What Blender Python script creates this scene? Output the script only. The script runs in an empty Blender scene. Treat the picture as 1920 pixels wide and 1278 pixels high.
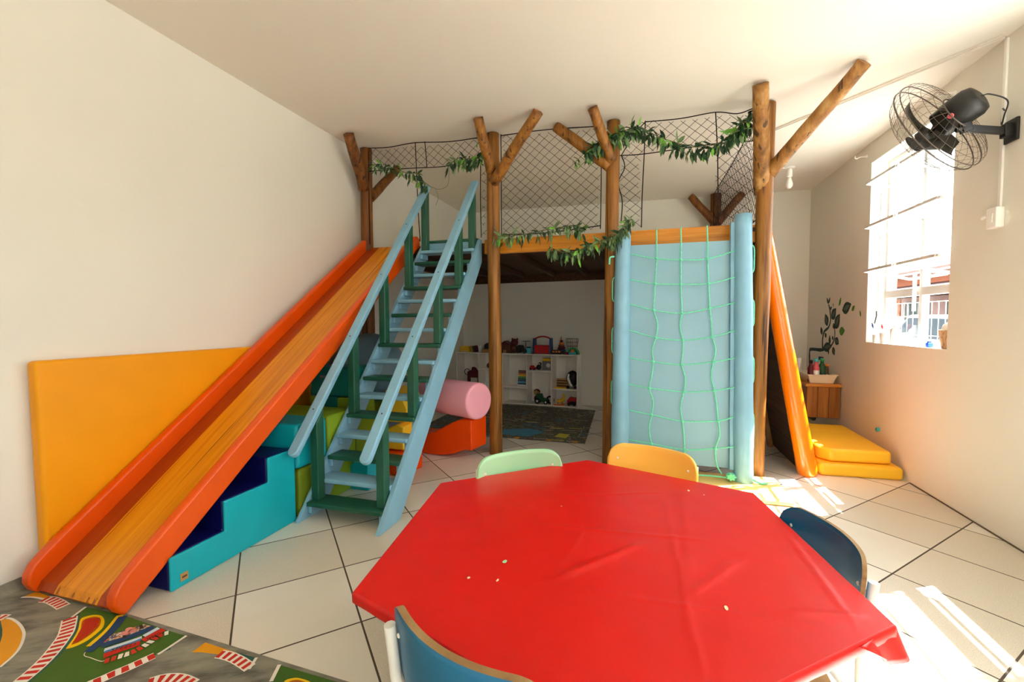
import bpy, bmesh, math, random
from mathutils import Vector, Matrix, noise
from mathutils.geometry import tessellate_polygon
random.seed(7)
SC = bpy.context.scene
COL = SC.collection
PI = math.pi
V = Vector

# ------------------------------------------------------------------ room measures (metres)
XL, XR, YF = -3.05, 2.14, -1.8
YBL, YBR = 7.177, 6.823
def ceil_z(x): return 3.0975 + (XR - x) * 0.03052
def back_y(x): return YBR + (XR - x) * (YBL - YBR) / (XR - XL)

# ------------------------------------------------------------------ materials
def lin(h):
    h = h.lstrip('#')
    out = []
    for i in (0, 2, 4):
        c = int(h[i:i + 2], 16) / 255
        out.append(c / 12.92 if c <= 0.04045 else ((c + 0.055) / 1.055) ** 2.4)
    return tuple(out) + (1.0,)

class NT:
    def __init__(s, name):
        s.m = bpy.data.materials.new(name); s.m.use_nodes = True
        s.t = s.m.node_tree; s.n = s.t.nodes; s.l = s.t.links
        s.n.clear()
        s.out = s.n.new('ShaderNodeOutputMaterial')
    def node(s, typ, **kw):
        n = s.n.new(typ)
        for k, v in kw.items():
            if k.startswith('i_'):
                key = k[2:]
                n.inputs[int(key) if key.isdigit() else key.replace('_', ' ')].default_value = v
            else: setattr(n, k, v)
        return n
    def link(s, a, ao, b, bi): s.l.new(a.outputs[ao], b.inputs[bi])
    def coords(s, scale=(1, 1, 1), rot=(0, 0, 0), loc=(0, 0, 0), kind='Object'):
        tc = s.node('ShaderNodeTexCoord'); mp = s.node('ShaderNodeMapping')
        if any(rot): mp.vector_type = 'TEXTURE'; scale = tuple(1 / k for k in scale)
        mp.inputs['Scale'].default_value = scale; mp.inputs['Rotation'].default_value = rot; mp.inputs['Location'].default_value = loc
        s.link(tc, kind, mp, 'Vector'); return mp
    def noise(s, vec, scale, detail=3, rough=.5):
        n = s.node('ShaderNodeTexNoise'); n.inputs['Scale'].default_value = scale
        n.inputs['Detail'].default_value = detail; n.inputs['Roughness'].default_value = rough
        s.link(vec, 0, n, 'Vector'); return n
    def ramp(s, src, stops, so='Fac'):
        r = s.node('ShaderNodeValToRGB'); e = r.color_ramp.elements
        e[0].position, e[0].color = stops[0]; e[1].position, e[1].color = stops[-1]
        for p, c in stops[1:-1]:
            x = e.new(p); x.color = c
        s.link(src, so, r, 'Fac'); return r
    def bsdf(s, rough=.5, spec=.5, metallic=0, coat=0):
        b = s.node('ShaderNodeBsdfPrincipled')
        b.inputs['Roughness'].default_value = rough; b.inputs['Specular IOR Level'].default_value = spec
        b.inputs['Metallic'].default_value = metallic; b.inputs['Coat Weight'].default_value = coat
        s.link(b, 0, s.out, 'Surface'); s.b = b; return b
    def bump(s, src, strength=.2, dist=.01, so='Fac'):
        b = s.node('ShaderNodeBump'); b.inputs['Strength'].default_value = strength; b.inputs['Distance'].default_value = dist
        s.link(src, so, b, 'Height'); s.link(b, 0, s.b, 'Normal'); return b

def sc3(c, k): return tuple(min(1, x * k) for x in c[:3]) + (1,)

def paint(name, h, rough=.5, spec=.4, var=.05, scale=6, bump=0, bscale=60, metallic=0, coat=0):
    t = NT(name); c = lin(h); t.bsdf(rough, spec, metallic, coat)
    co = t.coords(); n = t.noise(co, scale)
    r = t.ramp(n, [(.3, sc3(c, 1 - var)), (.7, sc3(c, 1 + var))]); t.link(r, 0, t.b, 'Base Color')
    if bump:
        n2 = t.noise(co, bscale, 2); t.bump(n2, bump, .004)
    return t.m

def wood(name, lo, mid, hi, stretch=(28, 28, 1.6), rot=(0, 0, 0), rough=.45, crack=None, bump=.15, spec=.4):
    t = NT(name); t.bsdf(rough, spec)
    co = t.coords(stretch, rot); n = t.noise(co, 1.0, 5, .6)
    r = t.ramp(n, [(.28, lin(lo)), (.5, lin(mid)), (.75, lin(hi))])
    if crack:
        co2 = t.coords(tuple(s * 1.7 for s in stretch[:2]) + (stretch[2] * .55,), rot, (3.1, 1.7, .4)) if stretch[2] < stretch[1] else t.coords((stretch[0] * 1.7, stretch[1] * .55, stretch[2] * 1.7), rot, (3.1, 1.7, .4))
        n2 = t.noise(co2, 1.0, 2, .4)
        r2 = t.ramp(n2, [(.335, (.9, .9, .9, 1)), (.37, (0, 0, 0, 1))])
        mx = t.node('ShaderNodeMixRGB'); t.link(r2, 0, mx, 'Fac'); t.link(r, 0, mx, 'Color1'); mx.inputs['Color2'].default_value = lin(crack)
        t.link(mx, 0, t.b, 'Base Color')
    else: t.link(r, 0, t.b, 'Base Color')
    t.bump(n, bump, .006); return t.m

def glass(name):
    t = NT(name)
    tr = t.node('ShaderNodeBsdfTransparent'); tr.inputs[0].default_value = (.97, .98, .98, 1)
    gl = t.node('ShaderNodeBsdfGlossy'); gl.inputs['Roughness'].default_value = .03
    mx = t.node('ShaderNodeMixShader'); mx.inputs[0].default_value = .07; t.link(tr, 0, mx, 1); t.link(gl, 0, mx, 2)
    t.link(mx, 0, t.out, 'Surface'); return t.m

def tile_floor():
    t = NT('tile_floor'); t.bsdf(.32, .4)
    s, th, ox, oy = .5099, math.radians(45.958), -1.945, 2.352
    tc = t.node('ShaderNodeTexCoord')
    def axis(ax, ay):
        d = t.node('ShaderNodeVectorMath', operation='DOT_PRODUCT'); t.link(tc, 'Object', d, 0)
        d.inputs[1].default_value = (ax / s, ay / s, 0)
        a = t.node('ShaderNodeMath', operation='ADD'); t.link(d, 'Value', a, 0)
        a.inputs[1].default_value = -(ox * ax + oy * ay) / s + 40
        fr = t.node('ShaderNodeMath', operation='FRACT'); t.link(a, 0, fr, 0)
        fl = t.node('ShaderNodeMath', operation='FLOOR'); t.link(a, 0, fl, 0)
        sb = t.node('ShaderNodeMath', operation='SUBTRACT'); t.link(fr, 0, sb, 0); sb.inputs[1].default_value = .5
        ab = t.node('ShaderNodeMath', operation='ABSOLUTE'); t.link(sb, 0, ab, 0)
        return ab, fl
    a1, f1 = axis(math.cos(th), math.sin(th)); a2, f2 = axis(-math.sin(th), math.cos(th))
    mx = t.node('ShaderNodeMath', operation='MAXIMUM'); t.link(a1, 0, mx, 0); t.link(a2, 0, mx, 1)
    g = t.node('ShaderNodeMath', operation='GREATER_THAN'); t.link(mx, 0, g, 0); g.inputs[1].default_value = .5 - .0042 / s
    cx = t.node('ShaderNodeCombineXYZ'); t.link(f1, 0, cx, 0); t.link(f2, 0, cx, 1)
    wn = t.node('ShaderNodeTexWhiteNoise'); t.link(cx, 0, wn, 'Vector')
    co = t.coords(); sp = t.noise(co, 380, 2, .6)
    spk = t.ramp(sp, [(.36, lin('9c8a70')), (.50, lin('d8d0bf'))])
    pn = t.noise(co, 2.2, 3)
    plain = t.ramp(pn, [(.3, lin('dcd7ca')), (.7, lin('e4dfd3'))])
    gt = t.node('ShaderNodeMath', operation='GREATER_THAN'); t.link(wn, 'Value', gt, 0); gt.inputs[1].default_value = .62
    m1 = t.node('ShaderNodeMixRGB'); 
    ml = t.node('ShaderNodeMath', operation='MULTIPLY'); t.link(gt, 0, ml, 0); ml.inputs[1].default_value = .75
    t.link(ml, 0, m1, 'Fac'); t.link(plain, 0, m1, 'Color1'); t.link(spk, 0, m1, 'Color2')
    m2 = t.node('ShaderNodeMixRGB'); t.link(g, 0, m2, 'Fac'); t.link(m1, 0, m2, 'Color1'); m2.inputs['Color2'].default_value = lin('4e4233')
    t.link(m2, 0, t.b, 'Base Color')
    rr = t.node('ShaderNodeMath', operation='MULTIPLY_ADD'); t.link(g, 0, rr, 0); rr.inputs[1].default_value = .5; rr.inputs[2].default_value = .3
    t.link(rr, 0, t.b, 'Roughness')
    iv = t.node('ShaderNodeMath', operation='SUBTRACT'); iv.inputs[0].default_value = 1; t.link(g, 0, iv, 1)
    t.bump(iv, .5, .002, 0); return t.m

def rug_mat():
    t = NT('city_rug'); t.bsdf(.75, .2)
    co = t.coords((5.2, 5.2, 1)); vo = t.node('ShaderNodeTexVoronoi', feature='F1', distance='CHEBYCHEV'); t.link(co, 0, vo, 'Vector'); vo.inputs['Scale'].default_value = 1
    sep = t.node('ShaderNodeSeparateColor'); t.link(vo, 'Color', sep, 0)
    r = t.ramp(sep, [(0, lin('66665a')), (.3, lin('8a8872')), (.45, lin('6a7c5e')), (.6, lin('6a665e')), (.72, lin('a8a38a')), (.8, lin('5a8a98')), (.9, lin('686862')), (1, lin('c8b048'))], 'Red')
    r.color_ramp.interpolation = 'CONSTANT'
    br = t.node('ShaderNodeTexBrick'); co2 = t.coords((2.6, 2.6, 1), (0, 0, .2)); t.link(co2, 0, br, 'Vector')
    br.inputs['Scale'].default_value = 1; br.inputs['Mortar Size'].default_value = .06; br.inputs['Color1'].default_value = (0, 0, 0, 1); br.inputs['Color2'].default_value = (0, 0, 0, 1); br.inputs['Mortar'].default_value = (1, 1, 1, 1)
    m = t.node('ShaderNodeMixRGB'); t.link(br, 'Color', m, 'Fac'); t.link(r, 0, m, 'Color1'); m.inputs['Color2'].default_value = lin('625e54')
    n = t.noise(t.coords(), 46, 2); r3 = t.ramp(n, [(.62, (0, 0, 0, 1)), (.66, (1, 1, 1, 1))])
    m2 = t.node('ShaderNodeMixRGB'); t.link(r3, 0, m2, 'Fac'); t.link(m, 0, m2, 'Color1'); m2.inputs['Color2'].default_value = lin('b8b4a0')
    t.link(m2, 0, t.b, 'Base Color'); return t.m

def crowd_mat():
    t = NT('printed_crowd'); t.bsdf(.6, .2)
    vo = t.node('ShaderNodeTexVoronoi'); t.link(t.coords(), 0, vo, 'Vector'); vo.inputs['Scale'].default_value = 110
    sep = t.node('ShaderNodeSeparateColor'); t.link(vo, 'Color', sep, 0)
    r = t.ramp(sep, [(0, lin('c9b8a0')), (.25, lin('8a6d5a')), (.45, lin('d9822f')), (.6, lin('d8d2c8')), (.75, lin('3a4d70')), (.9, lin('b3382c'))], 'Red')
    r.color_ramp.interpolation = 'CONSTANT'; t.link(r, 0, t.b, 'Base Color'); return t.m

def wicker():
    t = NT('wicker'); t.bsdf(.7, .2)
    br = t.node('ShaderNodeTexBrick'); t.link(t.coords((1, 1, 1)), 0, br, 'Vector'); br.inputs['Scale'].default_value = 26
    br.inputs['Color1'].default_value = lin('d9bf9b'); br.inputs['Color2'].default_value = lin('c39f74'); br.inputs['Mortar'].default_value = lin('8a6742')
    t.link(br, 'Color', t.b, 'Base Color'); t.bump(br, .6, .004, 'Fac'); return t.m

def road_print():
    t = NT('printed_road'); t.bsdf(.55, .3)
    n = t.noise(t.coords((3, 9, 1), (0, 0, .5)), 1.4, 4, .6)
    r = t.ramp(n, [(.35, lin('5a594f')), (.5, lin('7f7e71')), (.7, lin('959381'))]); t.link(r, 0, t.b, 'Base Color'); return t.m

def curb_stripes_col(): pass

MAT = {}
def mk():
    m = MAT
    m['wall'] = paint('wall_paint', 'e3e1d6', .75, .25, .015, 1.2, .06, 120)
    m['ceil'] = paint('ceiling_paint', 'e9e4d9', .8, .2, .015, 1.0, .04, 120)
    m['reveal'] = paint('white_reveal_paint', 'f2f0ea', .6, .3, .01, 3)
    m['floor'] = tile_floor()
    m['log'] = wood('log_bark_stain', '4a2a0a', '8c5a1e', 'ab7630', (20, 20, 1.5), rough=.5, crack='38200c', bump=.35)
    m['log_pale'] = wood('log_weathered', '5b3a18', '96672f', 'c29a5e', (16, 16, 3.2), rough=.6, crack='3c2614', bump=.4)
    m['log_dark'] = wood('log_dark_stain', '3a1f08', '70400f', '8f5a20', (20, 20, 1.5), rough=.5, crack='2a1608', bump=.35)
    m['beam'] = wood('varnished_beam', 'a8620f', 'cd8420', 'dd983a', (1.6, 30, 30), rough=.35, bump=.08)
    m['bouncetop'] = paint('pale_bounce_sheet', 'e6dcc8', .6, .3, .05, 5)  # for the unseen deck sheet, kept pale to bounce light
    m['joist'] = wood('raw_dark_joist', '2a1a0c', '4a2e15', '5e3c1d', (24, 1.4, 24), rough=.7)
    m['slope_y'] = wood('yellow_plank', 'c87200', 'de8a08', 'ee9e18', (30, 1.1, 30), (.64, 0, 0), .38, crack='8a4a08', bump=.1)
    m['slope_o'] = wood('burnt_orange_plank', '943200', 'a63c00', 'b24600', (30, 1.1, 30), (.64, 0, 0), .4, bump=.05)
    m['orange'] = paint('orange_gloss_paint', 'e25200', .34, .45, .05, 5, .04, 30)
    m['orange2'] = paint('bright_orange_gloss', 'fc7a00', .22, .5, .05, 6, .03, 30, coat=.3)
    m['blue'] = paint('powder_blue_paint', '82b2ca', .42, .4, .06, 7, .06, 50)
    m['bluepanel'] = paint('powder_blue_panel', '86b0c0', .3, .5, .03, 3, .02, 40)
    m['green'] = paint('bottle_green_paint', '1f5641', .38, .4, .08, 7, .05, 50)
    m['teal'] = paint('teal_vinyl', '08a8b6', .4, .4, .03, 6, .05, 30)
    m['teal_d'] = paint('deep_teal_vinyl', '0d6a62', .4, .4, .05, 6, .05, 30)
    m['navy'] = paint('navy_vinyl', '080c56', .42, .4, .05, 6, .05, 30)
    m['yellow'] = paint('yellow_vinyl', 'f7c42e', .42, .35, .04, 4, .07, 18)
    m['yellow_sun'] = paint('sun_paled_yellow_vinyl', 'f6cf80', .42, .35, .04, 4, .07, 18)  # yellow vinyl paled so its sunlit areas burn out white
    m['yellow_w'] = paint('yellow_wall_vinyl', 'ec9c00', .45, .3, .04, 2.5, .06, 14)
    m['olive'] = paint('olive_vinyl', '6f8218', .45, .35, .05, 5, .05, 30)
    m['lime'] = paint('lime_vinyl', '86a322', .45, .35, .05, 5, .05, 30)
    m['orangefoam'] = paint('orange_vinyl', 'f04a00', .42, .35, .04, 5, .08, 14)
    m['pink'] = paint('pink_vinyl', 'f4aabb', .5, .3, .03, 5, .04, 30)
    m['ball'] = paint('grey_blue_rubber', '66818f', .35, .4, .05, 4)
    m['red_cloth'] = paint('red_vinyl_cloth', 'cc0802', .40, .42, .05, 3.5, .15, 9)
    m['chip'] = paint('worn_white_spot', 'dcd2a8', .7)
    m['chipg'] = paint('mint_spot', '9fd8a4', .7)
    m['mint'] = paint('mint_lacquer', 'a3d9a8', .35, .45, .03, 5)
    m['amber'] = paint('amber_lacquer', 'fdc152', .35, .45, .03, 5)
    m['petrol'] = paint('petrol_blue_lacquer', '0a5680', .35, .45, .06, 6)
    m['denim'] = paint('worn_blue_lacquer', '226a8e', .38, .45, .15, 5)
    m['ply'] = wood('plywood_edge', '6b4f2c', '927044', 'a98a5c', (8, 8, 60), rough=.6)
    m['whitemetal'] = paint('white_enamel', 'e8e4da', .38, .45, .05, 9)
    m['whiteplastic'] = paint('white_plastic', 'f0eee8', .4, .4, .02, 6)
    m['frame'] = paint('window_enamel', 'd6d6d2', .4, .4, .02, 6)
    m['board'] = paint('white_board', 'ece6dc', .45, .35, .02, 5)
    m['black'] = paint('black_plastic', '1a1a18', .42, .4, .1, 8)
    m['black2'] = paint('dusty_black_metal', '33312c', .5, .4, .15, 12)
    m['wire'] = paint('dark_wire', '5a5045', .45, .5, .1, 10, metallic=.3)
    m['net'] = paint('black_net_cord', '1c1614', .8, .2, .1, 10)
    m['rope'] = paint('mint_rope', '74d6b2', .7, .2, .12, 60, .3, 200)
    m['leaf'] = paint('leaf_green', '2c4a2e', .5, .35, .3, 30)
    m['leaf2'] = paint('pale_leaf_green', '6f8c5c', .5, .35, .25, 30)
    m['leaf3'] = paint('fresh_leaf_green', '6fae3c', .5, .35, .2, 30)
    m['stem'] = paint('vine_stem', '6b6a3e', .7)
    m['glass'] = glass('clear_glass')
    m['counter'] = paint('orange_wood_edge', 'c9822c', .4)
    m['cabinet'] = wood('cabinet_boards', '7d4a14', '9c6322', 'b0762f', (26, 26, 1.4), rough=.45)
    m['cream'] = paint('cream_plastic', 'e6dcc0', .45)
    m['mural'] = paint('mural_dark_green', '2f4a44', .7, .2, .2, 20)
    m['mural_in'] = paint('mural_grey_green', '5b6c62', .7, .2, .2, 20)
    m['mural_g'] = paint('mural_leaf_green', '4c8a32', .7, .2, .2, 20)
    m['seam'] = paint('dark_seam', '5c5040', .9)
    m['rug'] = rug_mat(); m['crowd'] = crowd_mat(); m['wicker'] = wicker(); m['road'] = road_print()
    for k, h in dict(grass='3c6420', tealp='28594a', yellowp='ecc000', ochre='b86008', sand='e0980c', white='e9e2d4', navyp='0e3f66', pale='c8d8e2', bluep='3a7ab0', redp='c4281a', dark='232a1c', redbar='d23a20', roseate='d98a7c', skyrug='4a93b3', yelrug='cfc84a', greyrug='a8a294').items():
        m[k] = paint('print_' + k, h, .55, .3, .04, 8)
    for k, h in dict(t_red='b5171a', t_brown='5b3520', t_tan='b58b52', t_blue='26406e', t_orange='e07a1c', t_green='2f9a55', t_cyan='4bb6c4', t_maroon='5e1620', t_white='e6e2da', t_yellow='e6b81e', t_grey='77777a', t_pinkish='c9565e', t_clear='b9c9b0', t_royal='1a55e0', t_dkgreen='1e5130').items():
        m[k] = paint('toy_' + k[2:], h, .45, .4, .06, 20)
    for k, h in dict(street='a19f99', facade='a8837a', facade_o='b06238', rooftile='8a5c4a', canopy='4a3024', pane='55645f', carw='a9adb2', card='4d5358', cargl='36444c', signw='c9c5c5', signr='d96a6a', tyre='2c2c2c').items():
        m[k] = paint('outside_' + k, h, .6, .3, .06, 4)
mk()

# ------------------------------------------------------------------ mesh builder
class MB:
    def __init__(s): s.v = []; s.f = []; s.mi = []; s.sm = []
    def add(s, vs, fs, mi=0, smooth=False):
        o = len(s.v); s.v += [tuple(v) for v in vs]
        for f in fs:
            s.f.append(tuple(i + o for i in f)); s.mi.append(mi); s.sm.append(smooth)
        return s
    def box(s, lo, hi, mi=0, M=None):
        x0, y0, z0 = lo; x1, y1, z1 = hi
        vs = [V(p) for p in ((x0, y0, z0), (x1, y0, z0), (x1, y1, z0), (x0, y1, z0), (x0, y0, z1), (x1, y0, z1), (x1, y1, z1), (x0, y1, z1))]
        if M is not None: vs = [M @ p for p in vs]
        return s.add(vs, [(0, 3, 2, 1), (4, 5, 6, 7), (0, 1, 5, 4), (1, 2, 6, 5), (2, 3, 7, 6), (3, 0, 4, 7)], mi)
    def bar(s, p0, p1, w, h, up=(0, 0, 1), mi=0):
        p0, p1 = V(p0), V(p1); d = (p1 - p0).normalized(); u = V(up)
        r = d.cross(u).normalized(); u = r.cross(d).normalized()
        vs = []
        for p in (p0, p1):
            for a, b in ((-1, -1), (1, -1), (1, 1), (-1, 1)): vs.append(p + r * (a * w / 2) + u * (b * h / 2))
        return s.add(vs, [(0, 1, 2, 3), (7, 6, 5, 4), (0, 4, 5, 1), (1, 5, 6, 2), (2, 6, 7, 3), (3, 7, 4, 0)], mi)
    def tube(s, pts, r, n=8, mi=0, caps=True, closed=False, smooth=True):
        pts = [V(p) for p in pts]; k = len(pts)
        rad = r if isinstance(r, (list, tuple)) else [r] * k
        t0 = (pts[1] - pts[0]).normalized()
        ref = V((0, 0, 1)) if abs(t0.z) < .9 else V((1, 0, 0))
        nrm = t0.cross(ref).normalized(); vs = []
        for i in range(k):
            if closed: t = (pts[(i + 1) % k] - pts[i - 1]).normalized()
            else: t = (pts[min(i + 1, k - 1)] - pts[max(i - 1, 0)]).normalized()
            nrm = (nrm - t * nrm.dot(t)).normalized(); b = t.cross(nrm)
            for j in range(n):
                a = 2 * PI * j / n
                vs.append(pts[i] + (nrm * math.cos(a) + b * math.sin(a)) * rad[i])
        fs = []
        for i in range(k if closed else k - 1):
            i2 = (i + 1) % k
            for j in range(n):
                j2 = (j + 1) % n
                fs.append((i * n + j, i * n + j2, i2 * n + j2, i2 * n + j))
        s.add(vs, fs, mi, smooth)
        if caps and not closed:
            o = len(s.v) - k * n
            s.f.append(tuple(o + j for j in reversed(range(n)))); s.mi.append(mi); s.sm.append(False)
            s.f.append(tuple(o + (k - 1) * n + j for j in range(n))); s.mi.append(mi); s.sm.append(False)
        return s
    def lathe(s, prof, org=(0, 0, 0), axis=(0, 0, 1), n=24, mi=0, smooth=True):
        """prof: list of (radius, height along the axis)"""
        a = V(axis).normalized(); ref = V((1, 0, 0)) if abs(a.x) < .9 else V((0, 1, 0))
        u = a.cross(ref).normalized(); w = a.cross(u); o = V(org); vs = []
        for r, h in prof:
            for j in range(n):
                t = 2 * PI * j / n; vs.append(o + a * h + (u * math.cos(t) + w * math.sin(t)) * max(r, 1e-4))
        fs = []
        for i in range(len(prof) - 1):
            for j in range(n):
                j2 = (j + 1) % n; fs.append((i * n + j, i * n + j2, (i + 1) * n + j2, (i + 1) * n + j))
        s.add(vs, fs, mi, smooth)
        b = len(s.v) - len(prof) * n
        for row, rev in ((0, True), (len(prof) - 1, False)):
            idx = [b + row * n + j for j in range(n)]
            s.f.append(tuple(reversed(idx)) if rev else tuple(idx)); s.mi.append(mi); s.sm.append(False)
        return s
    def ball(s, c, r, n=16, mi=0, sq=(1, 1, 1)):
        vs = []; fs = []; m = n // 2
        for i in range(m + 1):
            ph = PI * i / m
            for j in range(n):
                th = 2 * PI * j / n
                vs.append((c[0] + r * sq[0] * math.sin(ph) * math.cos(th), c[1] + r * sq[1] * math.sin(ph) * math.sin(th), c[2] - r * sq[2] * math.cos(ph)))
        for i in range(m):
            for j in range(n):
                j2 = (j + 1) % n; fs.append((i * n + j, i * n + j2, (i + 1) * n + j2, (i + 1) * n + j))
        return s.add(vs, fs, mi, True)
    def prism(s, poly, vec, mi=0, mi_side=None):
        """poly: closed 3D outline; extruded along vec"""
        poly = [V(p) for p in poly]; k = len(poly); vec = V(vec)
        o = poly + [p + vec for p in poly]
        nr = V((0, 0, 0))
        for i in range(k): nr += (poly[i] - poly[0]).cross(poly[(i + 1) % k] - poly[0])
        flip = nr.dot(vec) > 0
        a = tuple(range(k))
        if flip: a = a[::-1]
        s.add(o, [a, tuple(i + k for i in a[::-1])], mi)
        sides = []
        for i in range(k):
            j = (i + 1) % k
            sides.append((j, i, i + k, j + k) if not flip else (i, j, j + k, i + k))
        b = len(s.v) - 2 * k
        for f in sides:
            s.f.append(tuple(b + i for i in f)); s.mi.append(mi if mi_side is None else mi_side); s.sm.append(False)
        return s
    def flat(s, poly, mi=0):
        poly = [V(p) for p in poly]; tri = tessellate_polygon([poly]); fs = []
        for t in tri:
            a = tuple(t); n0 = (poly[a[1]] - poly[a[0]]).cross(poly[a[2]] - poly[a[0]])
            fs.append(a if n0.z >= 0 else a[::-1])
        return s.add(poly, fs, mi)

def world_off(o):
    p = V((0, 0, 0))
    while o is not None: p = p + o.location; o = o.parent
    return p

def build(mb, name, mats, parent=None, bevel=0, seg=2, loc=None, autosmooth=False, solid=0, subsurf=0, angle=.6):
    me = bpy.data.meshes.new(name)
    off = world_off(parent) if parent is not None else V((0, 0, 0))
    if loc is None and parent is None:
        xs = [v[0] for v in mb.v]; ys = [v[1] for v in mb.v]; zs = [v[2] for v in mb.v]
        loc = V(((min(xs) + max(xs)) / 2, (min(ys) + max(ys)) / 2, min(zs)))
    L = V(loc) if loc is not None else V((0, 0, 0))
    d = off + L
    me.from_pydata([(v[0] - d.x, v[1] - d.y, v[2] - d.z) for v in mb.v], [], mb.f)
    for m in (mats if isinstance(mats, (list, tuple)) else [mats]): me.materials.append(MAT[m] if isinstance(m, str) else m)
    me.polygons.foreach_set('material_index', mb.mi); me.polygons.foreach_set('use_smooth', mb.sm)
    me.validate(); me.update()
    o = bpy.data.objects.new(name, me); COL.objects.link(o); o.location = L
    if parent is not None: o.parent = parent
    if solid:
        md = o.modifiers.new('thick', 'SOLIDIFY'); md.thickness = solid; md.offset = 0
    if bevel:
        md = o.modifiers.new('round', 'BEVEL'); md.width = bevel; md.segments = seg; md.limit_method = 'ANGLE'; md.angle_limit = angle; md.harden_normals = False
        for p in me.polygons: p.use_smooth = True
        wn = o.modifiers.new('nrm', 'WEIGHTED_NORMAL'); wn.keep_sharp = True
    if subsurf:
        md = o.modifiers.new('smooth', 'SUBSURF'); md.levels = subsurf; md.render_levels = subsurf
    return o

def tag(o, label=None, cat=None, group=None, kind=None):
    if label: o['label'] = label
    if cat: o['category'] = cat
    if group: o['group'] = group
    if kind: o['kind'] = kind
    return o
def thing(name, label, cat, loc=(0, 0, 0), group=None, kind=None):
    o = bpy.data.objects.new(name, None); COL.objects.link(o); o.location = loc; o.empty_display_size = .1
    return tag(o, label, cat, group, kind)
def struct(mb, name, mats, parent=None, **kw):
    o = build(mb, name, mats, parent, **kw)
    if parent is None: o['kind'] = 'structure'
    return o
def copy_tree(o, parent=None):
    c = o.copy(); COL.objects.link(c); c.parent = parent
    for ch in list(o.children): copy_tree(ch, c)
    return c
def lerp(a, b, t): return V(a) * (1 - t) + V(b) * t
def smooth_path(pts, n=6):
    """Catmull-Rom through pts"""
    P = [V(p) for p in pts]; P = [P[0] * 2 - P[1]] + P + [P[-1] * 2 - P[-2]]; out = []
    for i in range(1, len(P) - 2):
        for k in range(n):
            t = k / n; a, b, c, d = P[i - 1], P[i], P[i + 1], P[i + 2]
            out.append(.5 * ((2 * b) + (c - a) * t + (2 * a - 5 * b + 4 * c - d) * t * t + (3 * b - a - 3 * c + d) * t ** 3))
    out.append(P[-2]); return out

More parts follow.
